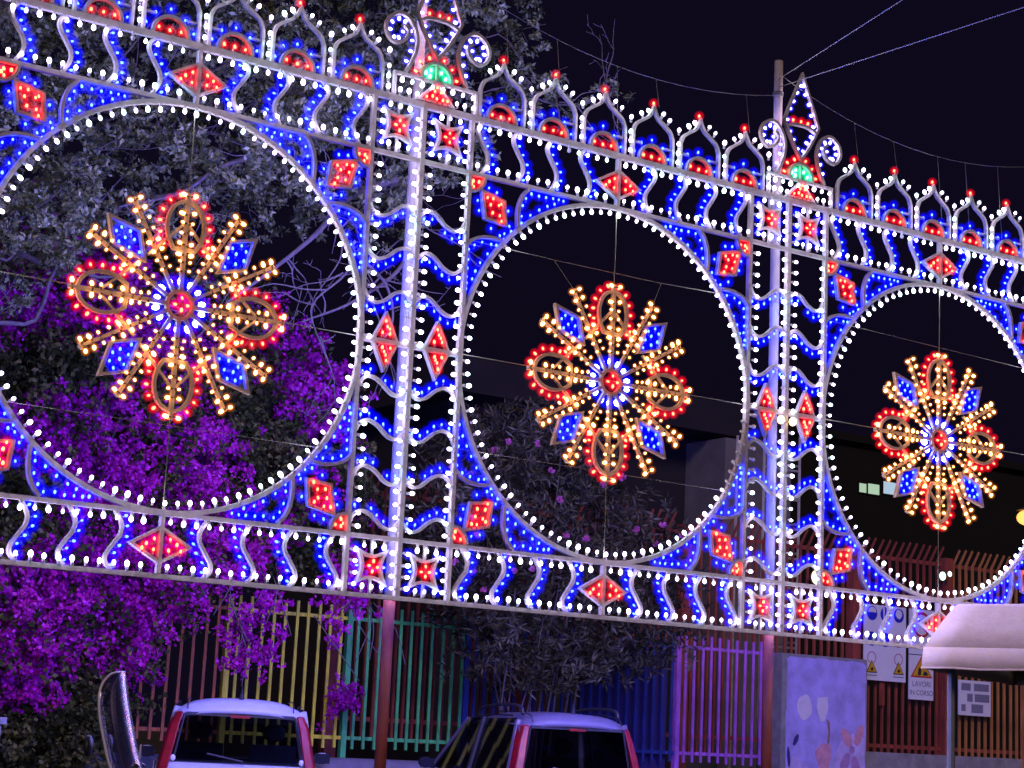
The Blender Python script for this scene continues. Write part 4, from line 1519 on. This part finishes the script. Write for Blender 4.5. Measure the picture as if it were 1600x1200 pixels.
    g_.add([(-.68, 2.50, .95), (.68, 2.50, .95), (.555, 1.80, H - .11), (-.555, 1.80, H - .11)], [(3, 2, 1, 0)])
    g_.build('windscreen', 'car_glass', t)
    MB().box(-.70, .70, -.045, .04, .30, .52).build('rear_bumper', paint, t).modifiers.new('round', 'BEVEL').width = .03
    MB().box(-.26, .26, -.012, -.002, .62, .73).build('number_plate', 'plate', t)
    MB().box(-.60, .60, .25, .30, .56, .96).build('rear_seat', 'seat_cloth', t)
    MB().box(-.66, .66, 2.1, 2.45, .80, .96).build('dashboard', 'car_black', t)
    return t


car('white hatchback with red tail lamps in front of the yellow fence', 'car_white', (.36, 3.33, 0), .438, False)
c2 = car('violet grey hatchback with black roof rails before the blue fence', 'car_violet', (3.93, 2.85, 0), .22, True, 1.575)
mat('sticker', (0.55, 0.58, 0.75), 0.6, var=0.5, scale=30)

# ------------------------------------------------------------------ scooter in front
mat('scooter_paint', (0.10, 0.10, 0.13), 0.3, var=0.1, scale=5)
glass('screen_glass', (0.90, 0.89, 0.94), 0.03, .12, .5, .95)
mat('screen_rim', (0.75, 0.70, 0.82), 0.2)
hd = R(119)
t = thing('scooter', 'parked scooter with a tall clear windscreen at bottom left', 'scooter', (-4.66, -4.90, 0), -hd)
rows = []
for q in cr([(.86, .62, .15), (.98, .57, .20), (1.10, .525, .225), (1.22, .485, .225), (1.33, .455, .222), (1.42, .435, .205), (1.470, .425, .165), (1.492, .420, .11), (1.498, .419, .03)], 4):
    z, y, w = q
    rows.append([(w * x, y - .10 * (w * x / .225) ** 2, z) for x in np.linspace(-1, 1, 15)])
b = MB()
nc = 15
b.add([p for r_ in rows for p in r_], [(i * nc + k, i * nc + k + 1, (i + 1) * nc + k + 1, (i + 1) * nc + k) for i in range(len(rows) - 1) for k in range(nc - 1)])
scr = b.build('windscreen', 'screen_glass', t, smooth=True)
scr.modifiers.new('thickness', 'SOLIDIFY').thickness = .006
rim = [r_[0] for r_ in rows] + [rows[-1][k] for k in range(1, nc)] + [r_[-1] for r_ in reversed(rows[:-1])]
MB().tube(rim, .006, 6).build('rim', 'screen_rim', scr, smooth=True)
b = MB()
b.strip([(.022 * math.cos(2 * PI * i / 18), 1.17 + .03 * math.sin(2 * PI * i / 18)) for i in range(18)], .005, .002, True, yo=.515)
b.build('emblem', 'screen_rim', scr)
for s in (-1, 1):
    MB().tube([(s * .11, .52, 1.12), (s * .12, .45, 1.0)], .012, 6).build('screen_bracket', 'car_black', t)
MB().tube([(-.34, .33, 1.02), (-.2, .40, 1.02), (0, .44, .99), (.2, .40, 1.02), (.34, .33, 1.02)], .016, 8).build('handlebar', 'car_black', t)
for s in (-1, 1):
    MB().tube([(s * .36, .32, 1.02), (s * .25, .37, 1.02)], .024, 8).build('grip', 'car_black', t)
    m_ = MB().tube([(s * .24, .42, 1.03), (s * .30, .36, 1.16)], .006, 5)
    m_.ball((s * .33, .34, 1.19), .065, .02, .045, 12, 8)
    m_.build('mirror', 'car_black', t, smooth=True)
rg = []
for z, y, w in ((.30, .45, .20), (.50, .48, .22), (.70, .50, .20), (.88, .52, .17), (1.0, .47, .12)):
    rg.append([(-w, y - .12, z), (-w * .7, y + .05, z), (0, y + .12, z), (w * .7, y + .05, z), (w, y - .12, z), (0, y - .08, z)])
MB().loft(rg).build('front_shield', 'scooter_paint', t, smooth=True)
MB().ball((0, .60, .93), .09, .05, .075, 12, 8).build('headlight', 'lamp_clear', t, smooth=True)
MB().box(-.17, .17, -.15, .42, .27, .33).build('footboard', 'car_black', t)
rg = []
for y, w, z0, z1 in ((-.15, .14, .30, .72), (-.35, .19, .32, .74), (-.65, .19, .40, .76), (-.90, .11, .52, .76), (-.98, .05, .6, .72)):
    rg.append([(-w * .8, y, z0), (-w, y, (z0 + z1) / 2), (-w * .8, y, z1), (w * .8, y, z1), (w, y, (z0 + z1) / 2), (w * .8, y, z0)])
MB().loft(rg).build('rear_body', 'scooter_paint', t, smooth=True)
rg = []
for y, w, z in ((-.12, .10, .76), (-.30, .15, .80), (-.55, .15, .82), (-.85, .11, .86), (-.95, .06, .85)):
    rg.append([(-w, y, z - .06), (-w, y, z), (-w * .7, y, z + .035), (w * .7, y, z + .035), (w, y, z), (w, y, z - .06)])
MB().loft(rg).build('seat', 'seat_cloth', t, smooth=True)
for y in (.62, -.72):
    w_ = obj('wheel', None, t, (0, y, .24))
    MB().tube([(-.06, 0, 0), (-.045, 0, 0), (.045, 0, 0), (.06, 0, 0)], [.20, .24, .24, .20], 18).build('tyre', 'tyre', w_)
    MB().tube([(-.055, 0, 0), (.055, 0, 0)], .13, 14).build('rim', 'rim', w_)
MB().tube([(0, .52, .75), (0, .62, .24)], .03, 8).build('fork', 'car_black', t)
MB().tube([(.09, -.45, .3), (.2, -.40, .0)], .012, 6).build('stand', 'car_black', t)
